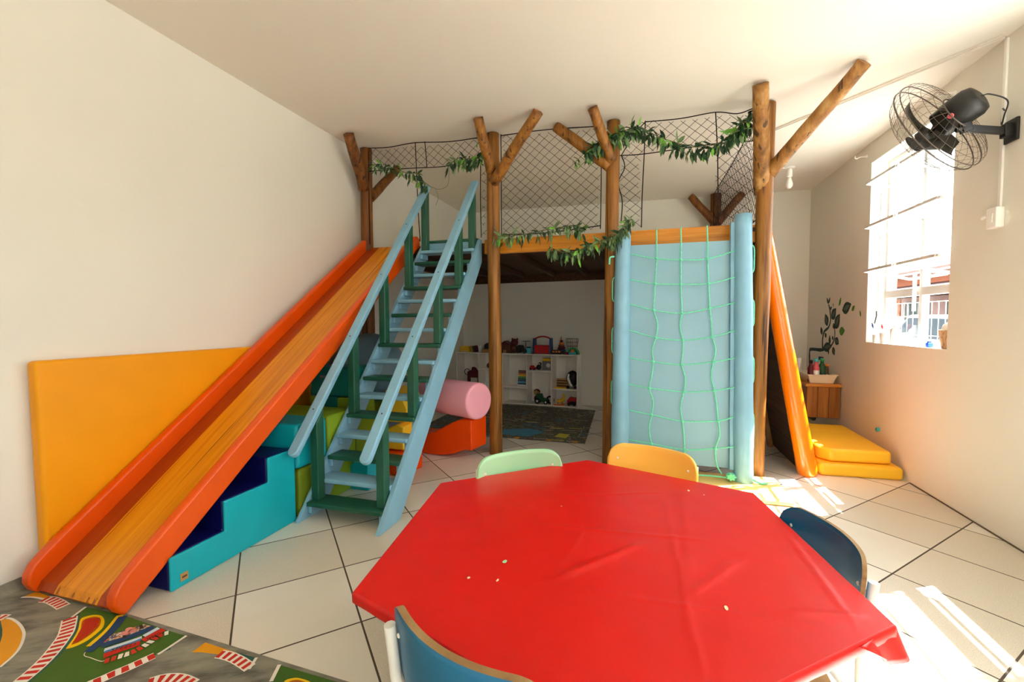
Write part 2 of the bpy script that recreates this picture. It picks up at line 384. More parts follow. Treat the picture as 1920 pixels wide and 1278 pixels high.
# ================================================================== THE ROOM
def room():
    b = MB(); b.prism([(XL - .2, YF - .2, 0), (XR + .3, YF - .2, 0), (XR + .3, 7.4, 0), (XL - .2, 7.4, 0)], (0, 0, -.1))
    struct(b, 'floor', 'floor', loc=(0, 0, 0))
    b = MB(); b.prism([(XL - .2, YF - .2, ceil_z(XL - .2)), (XL - .2, 7.4, ceil_z(XL - .2)), (XR + .3, 7.4, ceil_z(XR + .3)), (XR + .3, YF - .2, ceil_z(XR + .3))], (0, 0, .12))
    struct(b, 'ceiling', 'ceil', loc=(0, 0, 0))
    zt = 3.32
    b = MB(); b.box((XL - .18, YF - .2, 0), (XL, 7.3, zt)); struct(b, 'wall_left', 'wall', loc=(XL, 0, 0))
    b = MB(); b.prism([(XL, YBL, 0), (XR, YBR, 0), (XR, YBR + .2, 0), (XL, YBL + .2, 0)], (0, 0, zt)); struct(b, 'wall_back', 'wall', loc=(0, 7, 0))
    # right wall openings; the unseen window beside the camera is added for light
    X1 = XR + .24; w1 = (3.98, 5.2, 1.13, 2.9); w2 = (1.90, 3.22, 1.13, 2.9); w3 = (-1.3, .35, 1.13, 2.9)
    b = MB()
    ys = [YF - .2, w3[0], w3[1], w2[0], w2[1], w1[0], w1[1], 7.2]
    for i in range(7):
        if i in (1, 3, 5):
            b.box((XR, ys[i], 0), (X1, ys[i + 1], 1.13)); b.box((XR, ys[i], 2.9), (X1, ys[i + 1], zt))
        else: b.box((XR, ys[i], 0), (X1, ys[i + 1], zt))
    struct(b, 'wall_right', 'wall', loc=(XR, 0, 0))
    # wall behind the camera; its doorway is added to let in fill light
    b = MB(); b.box((XL, YF - .2, 0), (.35, YF, zt)); b.box((1.75, YF - .2, 0), (XR, YF, zt)); b.box((.35, YF - .2, 2.55), (1.75, YF, zt))
    struct(b, 'wall_front', 'wall', loc=(0, YF, 0))
    b = MB()
    for x in (.35, 1.02, 1.69): b.box((x, YF - .14, 0), (x + .06, YF - .06, 2.55))
    b.box((.41, YF - .14, 2.49), (1.69, YF - .06, 2.55)); b.box((.41, YF - .14, 0), (1.69, YF - .06, .05))
    struct(b, 'fill_door_1', 'frame', loc=(0, YF, 0))  # frame of the added, unseen doorway
    # dark seam where the floor meets the right wall
    b = MB(); b.box((XR - .008, YF, 0), (XR, 4.36, .007)); struct(b, 'trim_1', 'seam', loc=(XR, 0, 0))

    for n, (y0, y1, z0, z1) in ((1, w1), (2, w2), (3, w3)):
        root = thing('window_%d' % n, None, None, (XR + .16, (y0 + y1) / 2, z0), kind='structure')  # the last window is unseen, added to let in more light
        X = XR + .16; ym = (y0 + y1) / 2
        b = MB(); e = .006
        b.box((XR + .002, y0, z0), (X1, y0 + e, z1)); b.box((XR + .002, y1 - e, z0), (X1, y1, z1))
        b.box((XR + .002, y0 + e, z1 - e), (X1, y1 - e, z1)); b.box((XR + .002, y0 + e, z0), (X1, y1 - e, z0 + e))
        build(b, 'reveal', 'reveal', root)
        a0, a1, c0, c1 = y0 + e, y1 - e, z0 + e, z1 - e
        b = MB(); w = .035
        b.box((X - .02, a0, c0), (X + .02, a0 + w, c1)); b.box((X - .02, a1 - w, c0), (X + .02, a1, c1))
        b.box((X - .02, a0 + w, c0), (X + .02, a1 - w, c0 + w)); b.box((X - .02, a0 + w, c1 - w), (X + .02, a1 - w, c1))
        build(b, 'window_frame', 'frame', root, bevel=.003)
        b = MB(); b.box((X - .028, ym - .02, c0 + w), (X + .028, ym + .02, c1 - w)); build(b, 'mullion', 'frame', root, bevel=.003)
        zt_ = 1.6; b = MB()
        for p, q in ((a0 + w, ym - .02), (ym + .02, a1 - w)): b.box((X - .03, p, zt_ - .035), (X + .03, q, zt_ + .035))
        build(b, 'transom', 'frame', root, bevel=.004)
        for p, q in ((a0 + w, ym - .02), (ym + .02, a1 - w)):
            b = MB(); b.box((X - .003, p, c0 + w), (X + .003, q, zt_ - .035)); g = build(b, 'fixed_pane', 'glass', root)
            # three awning panes, swung nearly level on their side pivots
            for zc in (1.79, 2.215, 2.64):
                A = V((2.085, 0, zc + .045)); B = V((2.465, 0, zc - .045))
                fb = MB(); t = .022
                for yy in (p + .008, q - .008): fb.bar((A.x, yy, A.z), (B.x, yy, B.z), t * .7, t)
                for P in (A, B): fb.bar((P.x, p + .016, P.z), (P.x, q - .016, P.z), t, t)
                f = build(fb, 'awning_sash', 'frame', root)
                gb = MB(); gb.bar(lerp(A, B, .03) + V((0, (p + q) / 2, 0)), lerp(A, B, .97) + V((0, (p + q) / 2, 0)), q - p - .04, .005)
                build(gb, 'pane', 'glass', f)
        # friction stays along the jambs and the mullion
        for yy in (a1 - .012, ym + .022, a0 + .006):
            for zc in (1.79, 2.215, 2.64):
                b = MB(); b.box((X - .075, yy, zc - .36), (X - .045, yy + .006, zc - .04)); 
                b.tube([(X - .06, yy - .004, zc - .06), (X - .06, yy + .01, zc - .06)], .007, 8)
                build(b, 'friction_stay', 'frame', root)
        if n == 1:
            b = MB(); b.tube([(X - .09, a1 - .02, 1.44), (X - .1, a1 - .05, 1.40), (X - .11, a1 - .05, 1.34), (X - .1, a1 - .02, 1.32)], .006, 6)
            build(b, 'window_latch', 'black2', root)
room()

# ================================================================== THE PLAY LOFT
def log(mb, p0, p1, r0, r1, seed, n=14, k=22, mi=0, bow=.012):
    p0, p1 = V(p0), V(p1); pts = []; rr = []
    for i in range(k + 1):
        t = i / k; p = lerp(p0, p1, t)
        p = p + V((noise.noise((seed, t * 2.2, 0)), noise.noise((seed, t * 2.2, 5)), 0)) * bow * (1 if 0 < i < k else .3)
        pts.append(p); rr.append((r0 * (1 - t) + r1 * t) * (1 + .07 * noise.noise((seed + 9, t * 7, 1))))
    return mb.tube(pts, rr, n, mi)

def loft():
    root = thing('play_loft', 'tree-trunk play loft on log posts with orange wooden beam against the back wall', 'play loft', (-1.0, 5.5, 0))
    def post(x, y, x1, y1, r, m, seed, branches):
        b = MB(); log(b, (x, y, 0), (x1, y1, ceil_z(x1) - .012), r, r * .93, seed)
        p = build(b, 'post', m, root, bevel=0)
        for q0, q1, rb, mm in branches:
            b = MB(); log(b, q0, q1, rb * 1.05, rb * .92, seed + rb * 100, 12, 12)
            build(b, 'branch', mm, p)
    post(-2.925, 4.20, -2.915, 4.2, .068, 'log_dark', 1, [((-2.915, 4.16, 2.80), (-2.82, 3.78, 3.222), .058, 'log_dark'), ((-2.90, 4.23, 2.72), (-2.855, 4.74, 3.20), .05, 'log_dark')])
    post(-1.434, 4.20, -1.43, 4.14, .067, 'log', 2, [((-1.435, 4.10, 2.82), (-1.440, 3.77, 3.19), .05, 'log'), ((-1.42, 4.12, 2.72), (-.885, 3.775, 3.172), .052, 'log')])
    post(-.300, 4.21, -.27, 4.14, .064, 'log', 3, [((-.30, 4.13, 2.76), (-.79, 4.09, 3.163), .052, 'log'), ((-.285, 4.11, 2.80), (-.425, 3.81, 3.155), .046, 'log')])
    post(.950, 4.19, .96, 4.10, .067, 'log', 4, [((.948, 4.15, 2.42), (.825, 3.73, 3.115), .060, 'log_pale'), ((.985, 4.12, 2.56), (1.42, 3.585, 3.095), .052, 'log_pale')])
    post(.965, 6.76, .965, 6.76, .075, 'log_dark', 5, [((.955, 6.72, 2.72), (.63, 6.72, 3.11), .055, 'log_dark'), ((.99, 6.72, 2.72), (1.29, 6.72, 3.09), .055, 'log_dark')])
    for x0, x1 in ((-1.62, -1.375), (-1.36, .955)): pass
    b = MB(); b.box((-1.56, 4.235, 2.045), (.75, 4.285, 2.19)); build(b, 'front_beam', 'beam', root, bevel=.006)
    b = MB(); b.box((-2.98, 4.235, 2.045), (-2.20, 4.285, 2.165)); build(b, 'slide_beam', 'joist', root, bevel=.006)
    b = MB(); b.box((.885, 4.30, 2.04), (.935, 6.82, 2.19)); build(b, 'side_beam', 'beam', root, bevel=.006)
    for x in (-2.9, -2.35, -1.85, -1.35, -.85, -.35, .15, .6):
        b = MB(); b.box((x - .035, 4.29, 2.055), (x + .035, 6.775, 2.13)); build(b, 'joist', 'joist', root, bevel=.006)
    b = MB(); b.prism([(-3.03, back_y(-3.03) - .07, 2.0), (.93, back_y(.93) - .07, 2.0), (.93, back_y(.93) - .01, 2.0), (-3.03, back_y(-3.03) - .01, 2.0)], (0, 0, .13)); build(b, 'back_beam', 'joist', root, bevel=.004)
    b = MB()
    n = 22
    for i in range(n):
        y0 = 4.29 + i * (6.83 - 4.29) / n
        b.box((-3.03, y0, 2.132), (.93, y0 + (6.83 - 4.29) / n - .004, 2.165))
    b.prism([(-3.03, 6.831, 2.132), (.93, 6.831, 2.132), (.93, back_y(.93) - .008, 2.132), (-3.03, back_y(-3.03) - .008, 2.132)], (0, 0, .033))
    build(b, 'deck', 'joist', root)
    b = MB(); b.box((-3.03, 4.30, 2.1655), (.88, 6.82, 2.18)); build(b, 'bounce_sheet', 'bouncetop', root)  # unseen pale sheet added over the deck to bounce light upward
loft()

# ================================================================== STAIRS
def stairs():
    root = thing('staircase', 'steep blue open staircase with green and blue treads climbing to the loft', 'stairs', (-1.9, 3.3, 0))
    xl, xr = -2.215, -1.62
    for x0, x1 in ((xl - .03, xl), (xr, xr + .035)):
        pr = [(2.345, 0), (2.60, 0), (4.232, 1.965), (4.232, 2.19), (4.195, 2.19)]
        b = MB(); b.prism([(x0, y, z) for y, z in pr], (x1 - x0, 0, 0)); build(b, 'stringer', 'blue', root, bevel=.004)
    for k in range(16):
        y = 2.42 + k * .1103; z = .12 + k * .1312
        b = MB(); b.box((xl + .001, y, z - .032), (xr - .001, y + .165, z)); build(b, 'tread', 'green' if k % 2 == 0 else 'blue', root, bevel=.009, seg=3)
    for k in range(16):
        y = 2.42 + k * .1103; z = .12 + k * .1312
        for x0, x1 in ((xl + .001, xl + .03), (xr - .03, xr - .001)):
            b = MB(); b.box((x0, y + .02, z - .085), (x1, y + .135, z - .033)); build(b, 'cleat', 'blue', root, bevel=.004)
    b = MB(); b.box((xl, 4.205, 2.055), (xr, 4.232, 2.178)); build(b, 'top_riser', 'blue', root, bevel=.003)
    b = MB(); b.box((xl, 4.19, 2.18), (xr, 4.30, 2.205)); build(b, 'nosing', 'green', root, bevel=.005)
    for xs, x0 in ((1, xl + .005), (-1, xr - .005 - .062)):
        for k, yy in ((0, 2.505), (4, 2.92), (8, 3.36), (12, 3.80), (15, 4.145)):
            z0 = .12 + k * .1312; zt = .48 + (yy - 2.29) * (2.77 - .48) / (4.21 - 2.29)
            b = MB(); sl = 1.193; b.prism([(x0, yy - .036, z0), (x0, yy + .036, z0), (x0, yy + .036, zt + .036 * sl - .028), (x0, yy - .036, zt - .036 * sl - .028)], (.062, 0, 0)); build(b, 'baluster', 'green', root, bevel=.008, seg=3)
        b = MB(); xc = x0 + .031 - xs * .012
        P0, P1 = V((xc, 2.285, .478)), V((xc, 4.21, 2.77)); d = (P1 - P0).normalized(); nn = V((1, 0, 0)).cross(d)
        out = []
        hw = .038
        for i in range(9):
            a = PI / 2 + PI * i / 8; out.append(P0 + d * (hw + hw * math.cos(a)) + V((1, 0, 0)) * (hw * math.sin(a)))
        out += [P1 - V((1, 0, 0)) * hw, P1 + V((1, 0, 0)) * hw]
        b.prism([p - nn * .022 for p in out], nn * .044)
        h = build(b, 'handrail', 'blue', root, bevel=.010, seg=3)
        for yy in (2.505, 2.92, 3.36, 3.80):
            s = MB(); c = P0 + d * ((yy - 2.285) / d.y)
            s.lathe([(.006, 0), (.006, .0015)], c + nn * .022, nn, 10)
            build(s, 'screw', 'black2', h)
stairs()

# ================================================================== SLIDE
def slide():
    root = thing('slide', 'long wooden slide with orange sides running down from loft to race-track mat', 'slide', (-2.62, 2.7, 0))
    tz = lambda y: .153 + .745 * (y - 1.331)
    lowz = lambda y: .745 * (y - 1.368)
    for x0, x1 in ((-2.955, -2.895), (-2.345, -2.285)):
        yt = 4.20
        pr = [(1.368, .002), (1.338, .03), (1.322, .07), (1.325, .11), (1.345, .15), (1.385, .19), (1.45, tz(1.45))]
        pr += [(yt - .06, tz(yt - .06)), (yt - .02, tz(yt - .06) + .012), (yt + .01, tz(yt - .06) - .004), (yt + .03, tz(yt) - .05), (yt + .025, lowz(yt + .06))]
        b = MB(); b.prism([(x0, y, z) for y, z in pr], (x1 - x0, 0, 0)); build(b, 'side_rail', 'orange', root, bevel=.014, seg=3, angle=.9)
    bz = lambda y: tz(y) - .12
    for x0, x1, m, nm in ((-2.895, -2.765, 'slope_o', 'edge_plank'), (-2.765, -2.455, 'slope_y', 'sliding_plank'), (-2.455, -2.345, 'slope_o', 'edge_plank')):
        pr = [(1.372, .004), (1.352, .03), (1.372, bz(1.372)), (4.20, bz(4.20)), (4.24, 2.17), (4.24, 2.12), (4.2, bz(4.2) - .06)]
        b = MB(); b.prism([(x0 + .0005, y, z) for y, z in pr], (x1 - x0 - .001, 0, 0)); build(b, nm, m, root)
slide()

# ================================================================== CLIMBING WALL
ROPES = [[(-.11, 1.95), (.11, 1.9), (.31, 1.88), (.52, 1.88), (.74, 1.94)], [(-.10, 1.72), (.10, 1.68), (.31, 1.67), (.53, 1.67), (.74, 1.72)], [(-.10, 1.5), (.09, 1.45), (.32, 1.42), (.54, 1.46), (.75, 1.51)],
         [(-.10, 1.27), (.11, 1.21), (.33, 1.19), (.56, 1.22), (.75, 1.28)], [(-.10, 1.03), (.09, 1.0), (.32, .98), (.57, 1.01), (.75, 1.05)], [(-.11, .80), (.06, .77), (.34, .75), (.58, .77), (.75, .81)],
         [(-.11, .57), (.08, .54), (.33, .50), (.61, .52), (.75, .57)], [(-.10, .31), (.08, .29), (.35, .26), (.59, .29), (.75, .32)]]
def climbing():
    root = thing('climbing_wall', 'pale blue climbing panel between blue poles with mint rope net', 'climbing wall', (.3, 4.0, 0))
    Yp = lambda z: 3.925 + z * .069      # front plane of the poles' axis
    poles = [((-.19, 3.93, 0), (-.175, 4.085, 2.14)), ((.805, 3.93, 0), (.795, 4.085, 2.235))]
    for i, (a, c) in enumerate(poles):
        b = MB(); log(b, a, c, .077, .067, 20 + i, 18, 24, bow=.004); build(b, 'pole', 'blue', root)
    b = MB(); b.prism([(-.135, Yp(.12) + .045, .12), (.745, Yp(.12) + .045, .12), (.745, Yp(2.035) + .045, 2.035), (-.135, Yp(2.035) + .045, 2.035)], (0, .018, -.001))
    build(b, 'panel', 'bluepanel', root)
    b = MB(); b.prism([(.70, Yp(.12) + .0, .12), (.735, Yp(.12) + .0, .12), (.735, Yp(2.16) + .0, 2.18), (.70, Yp(2.16) + .0, 2.18)], (0, .044, 0)); build(b, 'edge_batten', 'blue', root, bevel=.004)
    f = lambda x, z, o=.012: V((x, Yp(z) + .005 - o, z))
    b = MB()
    for row in ROPES:
        pts = [f(-.185, row[0][1] + .02, -.02)] + [f(x, z) for x, z in row] + [f(.80, row[-1][1] + .02, -.02)]
        b.tube(smooth_path(pts, 5), .0055, 6)
    for c in (1, 2, 3):
        pts = [V((ROPES[0][c][0], 4.10, 2.17)), V((ROPES[0][c][0], 4.09, 2.12)), f(ROPES[0][c][0], 2.02)]
        for i, row in enumerate(ROPES):
            pts.append(f(*row[c]))
            if i < 7:
                m = ((row[c][0] + ROPES[i + 1][c][0]) / 2 + (.022 if (i + c) % 3 == 0 else -.02 if (i + c) % 3 == 1 else .004) * (i > 1), (row[c][1] + ROPES[i + 1][c][1]) / 2)
                pts.append(f(*m))
        pts += [f(ROPES[7][c][0] + .01, .16), f(ROPES[7][c][0] + .05, .085, .02)]
        b.tube(smooth_path(pts, 5), .0065, 6)
    # outer lacing on the poles and the loose end at the foot
    for xx, sgn, off in ((-.262, -1, .12), (.878, 1, .0)):
        for i in (0, 2, 4, 6) if sgn > 0 else (1, 3, 5):
            z0, z1 = ROPES[i][0][1] + .02, ROPES[i + 1][0][1] + .02
            y = 3.94 + z0 * .069
            b.tube(smooth_path([(xx - sgn * .03, y, z0 + .02), (xx, y, z0 - .01), (xx + sgn * .003, y, (z0 + z1) / 2), (xx, y, z1 + .03), (xx - sgn * .03, y, z1)], 4), .0065, 6)
    b.tube(smooth_path([(-.18, 3.9, .05), (.2, 3.88, .055), (.5, 3.885, .07), (.68, 3.885, .07), (.74, 3.9, .07)], 5), .0065, 6)
    b.tube(smooth_path([(.86, 3.90, .07), (.92, 3.885, .045), (.97, 3.875, .055)], 4), .008, 6)
    b.tube(smooth_path([(-.25, 4.02, 1.93), (-.285, 4.0, 1.92), (-.29, 4.0, 1.86)], 4), .008, 6)
    net = build(b, 'rope_net', 'rope', root)
    for row in ROPES:
        for c in (1, 2, 3):
            k = MB(); p = f(*row[c]); k.ball((0, 0, 0), .0125, 8, sq=(1.25, .9, 1)); k.v = [tuple(V(v) + p) for v in k.v]
            k.tube([p + V((-.012, -.008, .01)), p + V((.012, -.010, -.01))], .006, 6)
            build(k, 'knot', 'rope', net)
    k = MB(); p = V((.70, 3.885, .085)); k.ball(p, .034, 10, sq=(1.1, .9, .85))
    for i in range(7):
        a = i * .9; k.tube([p + V((math.cos(a) * .03, -.02, math.sin(a) * .025)), p + V((math.cos(a + 2) * .036, -.03, math.sin(a + 2) * .03))], .008, 6)
    build(k, 'knot', 'rope', net)
climbing()

# ================================================================== CLIMBING RAMP
def ramp():
    root = thing('climbing_ramp', 'leaning plank ramp with glossy orange rounded edge beside yellow pads', 'climbing ramp', (1.2, 4.8, 0))
    dx = lambda z: 1.40 - z * .187
    b = MB(); pts = [(dx(z), 4.36 - z * .02, z) for z in [0.004, .02, .06] + [.2 * i for i in range(1, 12)]]
    b.tube(pts, [.07, .075, .078] + [.076 - .0012 * i for i in range(11)], 20); build(b, 'edge_pole', 'orange2', root)
    b = MB()
    for i in range(9):
        z0, z1 = .02 + i * .235, .02 + (i + 1) * .235 - .006
        b.prism([(dx(z0) - .01, 4.42, z0), (dx(z0) - .01, 5.42, z0), (dx(z1) - .01, 5.42, z1), (dx(z1) - .01, 4.42, z1)], (-.03, 0, -.004))
    build(b, 'plank_back', 'joist', root)
    b = MB(); b.prism([(dx(0) - .045, 5.22, 0), (dx(0) - .045, 5.28, 0), (dx(2.05) - .045, 5.28, 2.05), (dx(2.05) - .045, 5.22, 2.05)], (-.05, 0, 0)); build(b, 'batten', 'log_pale', root, bevel=.004)
    b = MB(); b.bar((dx(0) - .005, 5.46, .002), (dx(2.1) - .005, 5.46, 2.1), .075, .09, (1, 0, 0)); build(b, 'edge_board', 'orange', root, bevel=.01)
ramp()

# ================================================================== SAFETY NETS (knotted black cord, each panel one piece)
def net_panel(name, inside, u0, u1, w0, w1, P, borders, label, sp=.098, r=.0018):
    b = MB(); st = .024
    lu, lw = u1 - u0, w1 - w0
    asp = .86
    for s in (1, -1):
        k0 = -int(lw / asp / sp) - 2; k1 = int((lu + lw / asp) / sp) + 3
        for k in range(k0, k1):
            run = []
            n = int(lw / st) + 1
            for i in range(n + 1):
                w = w0 + lw * i / n
                u = (u0 + k * sp + (w - w0) / asp) if s > 0 else (u0 + k * sp - (w - w0) / asp + .0)
                ok = u0 <= u <= u1 and inside(u, w)
                if ok:
                    j = V((noise.noise((u * 3.1, w * 3.1, 2.2)), 0, noise.noise((u * 3.1, w * 3.1, 8.2)))) * .012
                    run.append(P(u + j.x, w + j.z))
                if (not ok or i == n) and run:
                    if len(run) > 1:
                        q = run[::3] + ([run[-1]] if (len(run) - 1) % 3 else [])
                        if len(q) > 1: b.tube(q, r, 4, caps=False, smooth=False)
                    run = []
    for br in borders:
        b.tube(smooth_path([P(*q) for q in br], 5), .0048, 5)
    o = build(b, name, 'net'); return tag(o, label, 'safety net')

def interp(tab, x):
    for (a, b), (c, d) in zip(tab, tab[1:]):
        if x <= c: return b + (d - b) * max(0, (x - a)) / (c - a)
    return tab[-1][1]
def nets():
    Y = 4.16; pl = lambda u, w: V((u, Y, w))
    top = lambda u: ceil_z(u) - .02 - .02 * abs(math.sin((u + 2.87) * 2.3))
    lowA = [(-2.86, 2.985), (-2.35, 2.965), (-1.95, 2.945), (-1.58, 2.99), (-1.5, 2.99)]
    net_panel('safety_net', lambda u, w: (interp(lowA, u) < w < top(u)) or (u > -1.565 and w < top(u)), -2.86, -1.5, 2.2, 3.24, pl,
              [[(-2.86, top(-2.86)), (-2.6, top(-2.6)), (-2.3, ceil_z(-2.3) - .012), (-1.9, top(-1.9)), (-1.5, top(-1.5))], [(u, w) for u, w in lowA], [(-2.86, 2.2), (-2.86, 2.7), (-2.855, 3.2)], [(-2.25, 2.2), (-2.27, 2.6), (-2.29, 3.22)], [(-1.565, 2.2), (-1.57, 2.6), (-1.565, 2.99)], [(-2.16, 2.95), (-2.17, 3.1), (-2.18, 3.22)]],
              'narrow black safety net hung along the ceiling above the stairs and slide')
    net_panel('safety_net', lambda u, w: w < top(u), -1.352, -.385, 2.21, 3.22, pl,
              [[(-1.352, 2.21), (-1.35, 2.7), (-1.352, 3.19)], [(-.385, 2.21), (-.38, 2.7), (-.385, 3.15)], [(-1.352, 2.215), (-.9, 2.205), (-.385, 2.24)], [(-1.352, top(-1.352)), (-.9, ceil_z(-.9) - .014), (-.385, top(-.385))]],
              'black safety net filling the gap between the two middle log posts')
    lo = [(-.22, 2.86), (-.02, 2.85), (.3, 2.86), (.57, 2.87)]
    net_panel('safety_net', lambda u, w: (u < -.02 and w < 2.86 and u > -.2 + .03 * math.sin(w * 9)) or (u < -.02 and 2.86 <= w < 2.86 + (u + .22) * 1.5) or (-.02 <= u < .58 and interp(lo, u) < w < top(u)) or (u >= .58 and w < top(u) and w > 2.22), -.22, .88, 2.2, 3.15, pl,
              [[(-.02, 2.2), (-.015, 2.5), (-.0, 2.9), (.005, 3.14)], [(-.2, 2.25), (-.19, 2.45), (-.225, 2.62), (-.17, 2.75), (-.2, 2.86)], [(u, w) for u, w in lo] + [(.88, 2.86)], [(.005, 3.13), (.3, 3.12), (.58, 3.135), (.75, 3.10), (.88, 3.13)], [(.58, 3.135), (.60, 2.8), (.61, 2.45), (.615, 2.22)], [(-.2, 2.86), (-.1, 3.02), (.005, 3.13)]],
              'black safety net framing the opening above the climbing wall')
    net_panel('safety_net', lambda u, w: True, 4.24, 6.66, 2.22, 3.10, lambda u, w: V((.925, u, w)),
              [[(4.24, 2.22), (5.4, 2.215), (6.66, 2.22)], [(4.24, 3.1), (5.4, 3.07), (6.66, 3.1)], [(6.66, 2.22), (6.66, 3.1)], [(4.24, 2.22), (4.24, 3.1)]],
              'black safety net along the loft edge running back to the far wall')
nets()

# ================================================================== LEAF GARLANDS
def leaf(mb, p, d, L, w, roll, mi):
    d = V(d).normalized(); ref = V((0, 0, 1)) if abs(d.z) < .95 else V((0, 1, 0))
    s = d.cross(ref).normalized(); s = Matrix.Rotation(roll, 3, d) @ s; u = s.cross(d)
    p = V(p); c = [p, p + d * L * .3 + s * w * .42 - u * w * .12, p + d * L * .62 + s * w * .40 - u * w * .2, p + d * L - u * w * .55,
                   p + d * L * .62 - s * w * .40 - u * w * .2, p + d * L * .3 - s * w * .42 - u * w * .12, p + d * L * .32 + u * w * .1, p + d * L * .64 + u * w * .02]
    mb.add(c, [(0, 1, 6), (0, 6, 5), (1, 2, 7, 6), (6, 7, 4, 5), (2, 3, 7), (7, 3, 4)], mi, True)

GAR = [
 ([(-2.76, 4.08, 3.02), (-2.62, 4.06, 3.0), (-2.5, 4.05, 2.95), (-2.34, 4.05, 2.885), (-2.2, 4.05, 2.86), (-2.14, 4.02, 2.78), (-2.04, 4.0, 2.70)], 85, .10, 0, 'leafy green garland sagging from the net above the top of the slide'),
 ([(-1.86, 4.06, 2.92), (-1.75, 4.05, 2.97), (-1.66, 4.05, 2.95), (-1.57, 4.05, 2.95), (-1.50, 4.05, 3.0)], 85, .115, 0, 'dense dark green leaf spray hung on the net beside the second log post'),
 ([(-1.40, 4.09, 2.20), (-1.272, 4.08, 2.18), (-1.085, 4.08, 2.19), (-.902, 4.08, 2.215), (-.72, 4.08, 2.235), (-.6, 4.08, 2.24), (-.52, 4.08, 2.20)], 130, .095, 1, 'loose leafy vine trailing along the top of the orange loft beam'),
 ([(-.84, 4.02, 2.05), (-.72, 4.0, 1.99), (-.60, 4.0, 1.99), (-.48, 4.0, 2.03), (-.38, 4.0, 2.07), (-.25, 3.98, 2.10), (-.17, 3.97, 2.18), (-.10, 3.99, 2.27)], 190, .095, 1, 'pale leafy garland drooping under the beam up to the blue pole top'),
 ([(-.52, 4.05, 2.86), (-.42, 4.05, 2.93), (-.30, 4.04, 2.99), (-.17, 4.05, 3.03), (-.05, 4.05, 3.05), (.09, 4.05, 2.96), (.25, 4.05, 2.88), (.42, 4.05, 2.82), (.58, 4.05, 2.83), (.69, 4.05, 2.90), (.78, 4.05, 2.98), (.85, 4.05, 3.08)], 330, .115, 0, 'long dark leafy garland swagged across the opening above the climbing wall'),
 ([(-1.53, 4.07, 3.08), (-1.53, 4.06, 3.13), (-1.50, 4.05, 3.10)], 9, .06, 2, 'small bright leaf sprig behind the second log post branch'),
 ([(-.62, 4.07, 2.86), (-.58, 4.06, 2.83), (-.57, 4.06, 2.78)], 8, .06, 2, 'small leaf sprig caught in the net between middle posts'),
]
def garlands():
    rnd = random.Random(5)
    for path, n, L, kind, label in GAR:
        pts = smooth_path(path, 8); root = thing('leaf_garland', label, 'garland', path[len(path) // 2])
        b = MB(); b.tube(pts, .0035, 5)
        if kind == 0 and n == 85 and L < .11:
            b.tube(smooth_path([path[-1], (-1.96, 4.04, 2.68), (-1.88, 4.06, 2.72), (-1.86, 4.05, 2.86), (-1.86, 4.05, 2.93)], 6), .002, 5)
            b.tube(smooth_path([(-2.0, 4.03, 2.69), (-1.97, 4.03, 2.60), (-2.0, 4.03, 2.52)], 5), .0015, 5)
            b.tube(smooth_path([(-2.12, 4.03, 2.74), (-2.10, 4.03, 2.62), (-2.12, 4.03, 2.5)], 5), .0015, 5)
        build(b, 'vine', 'stem', root)
        b = MB()
        for i in range(n):
            t = rnd.random(); q = int(t * (len(pts) - 2)); p = pts[q].lerp(pts[q + 1], rnd.random())
            d = V((rnd.uniform(-.8, .8), rnd.uniform(-.9, .25), rnd.uniform(-1.2, .35)))
            if rnd.random() < .45:
                p = p + V((rnd.uniform(-.03, .03), rnd.uniform(-.03, .01), rnd.uniform(-.06, .0))); d = V((rnd.uniform(-.5, .5), rnd.uniform(-.4, .1), -1))
            mi = rnd.choices((0, 1, 2), ((6, 2, 1), (4, 5, 1), (2, 3, 4))[kind])[0]
            leaf(b, p, d, L * rnd.uniform(.6, 1.15), L * rnd.uniform(.24, .36), rnd.uniform(-1.3, 1.3), mi)
        build(b, 'leaves', ['leaf', 'leaf2', 'leaf3'], root)
    # climbing pole wrap
garlands()

# ================================================================== FOAM PIECES
def foam(name, lab, cat, mats, poly, vec, bev=.022, group=None, mi_side=None):
    b = MB(); b.prism(poly, vec, 0, mi_side); o = build(b, name, mats, bevel=bev, seg=3); return tag(o, lab, cat, group)
def fbox(name, lab, cat, m, lo, hi, bev=.022, rot=0):
    b = MB(); c = V(((lo[0] + hi[0]) / 2, (lo[1] + hi[1]) / 2, 0)); M = Matrix.Translation(c) @ Matrix.Rotation(rot, 4, 'Z') @ Matrix.Translation(-c)
    b.box(lo, hi, 0, M); o = build(b, name, m, bevel=bev, seg=3); return tag(o, lab, cat)

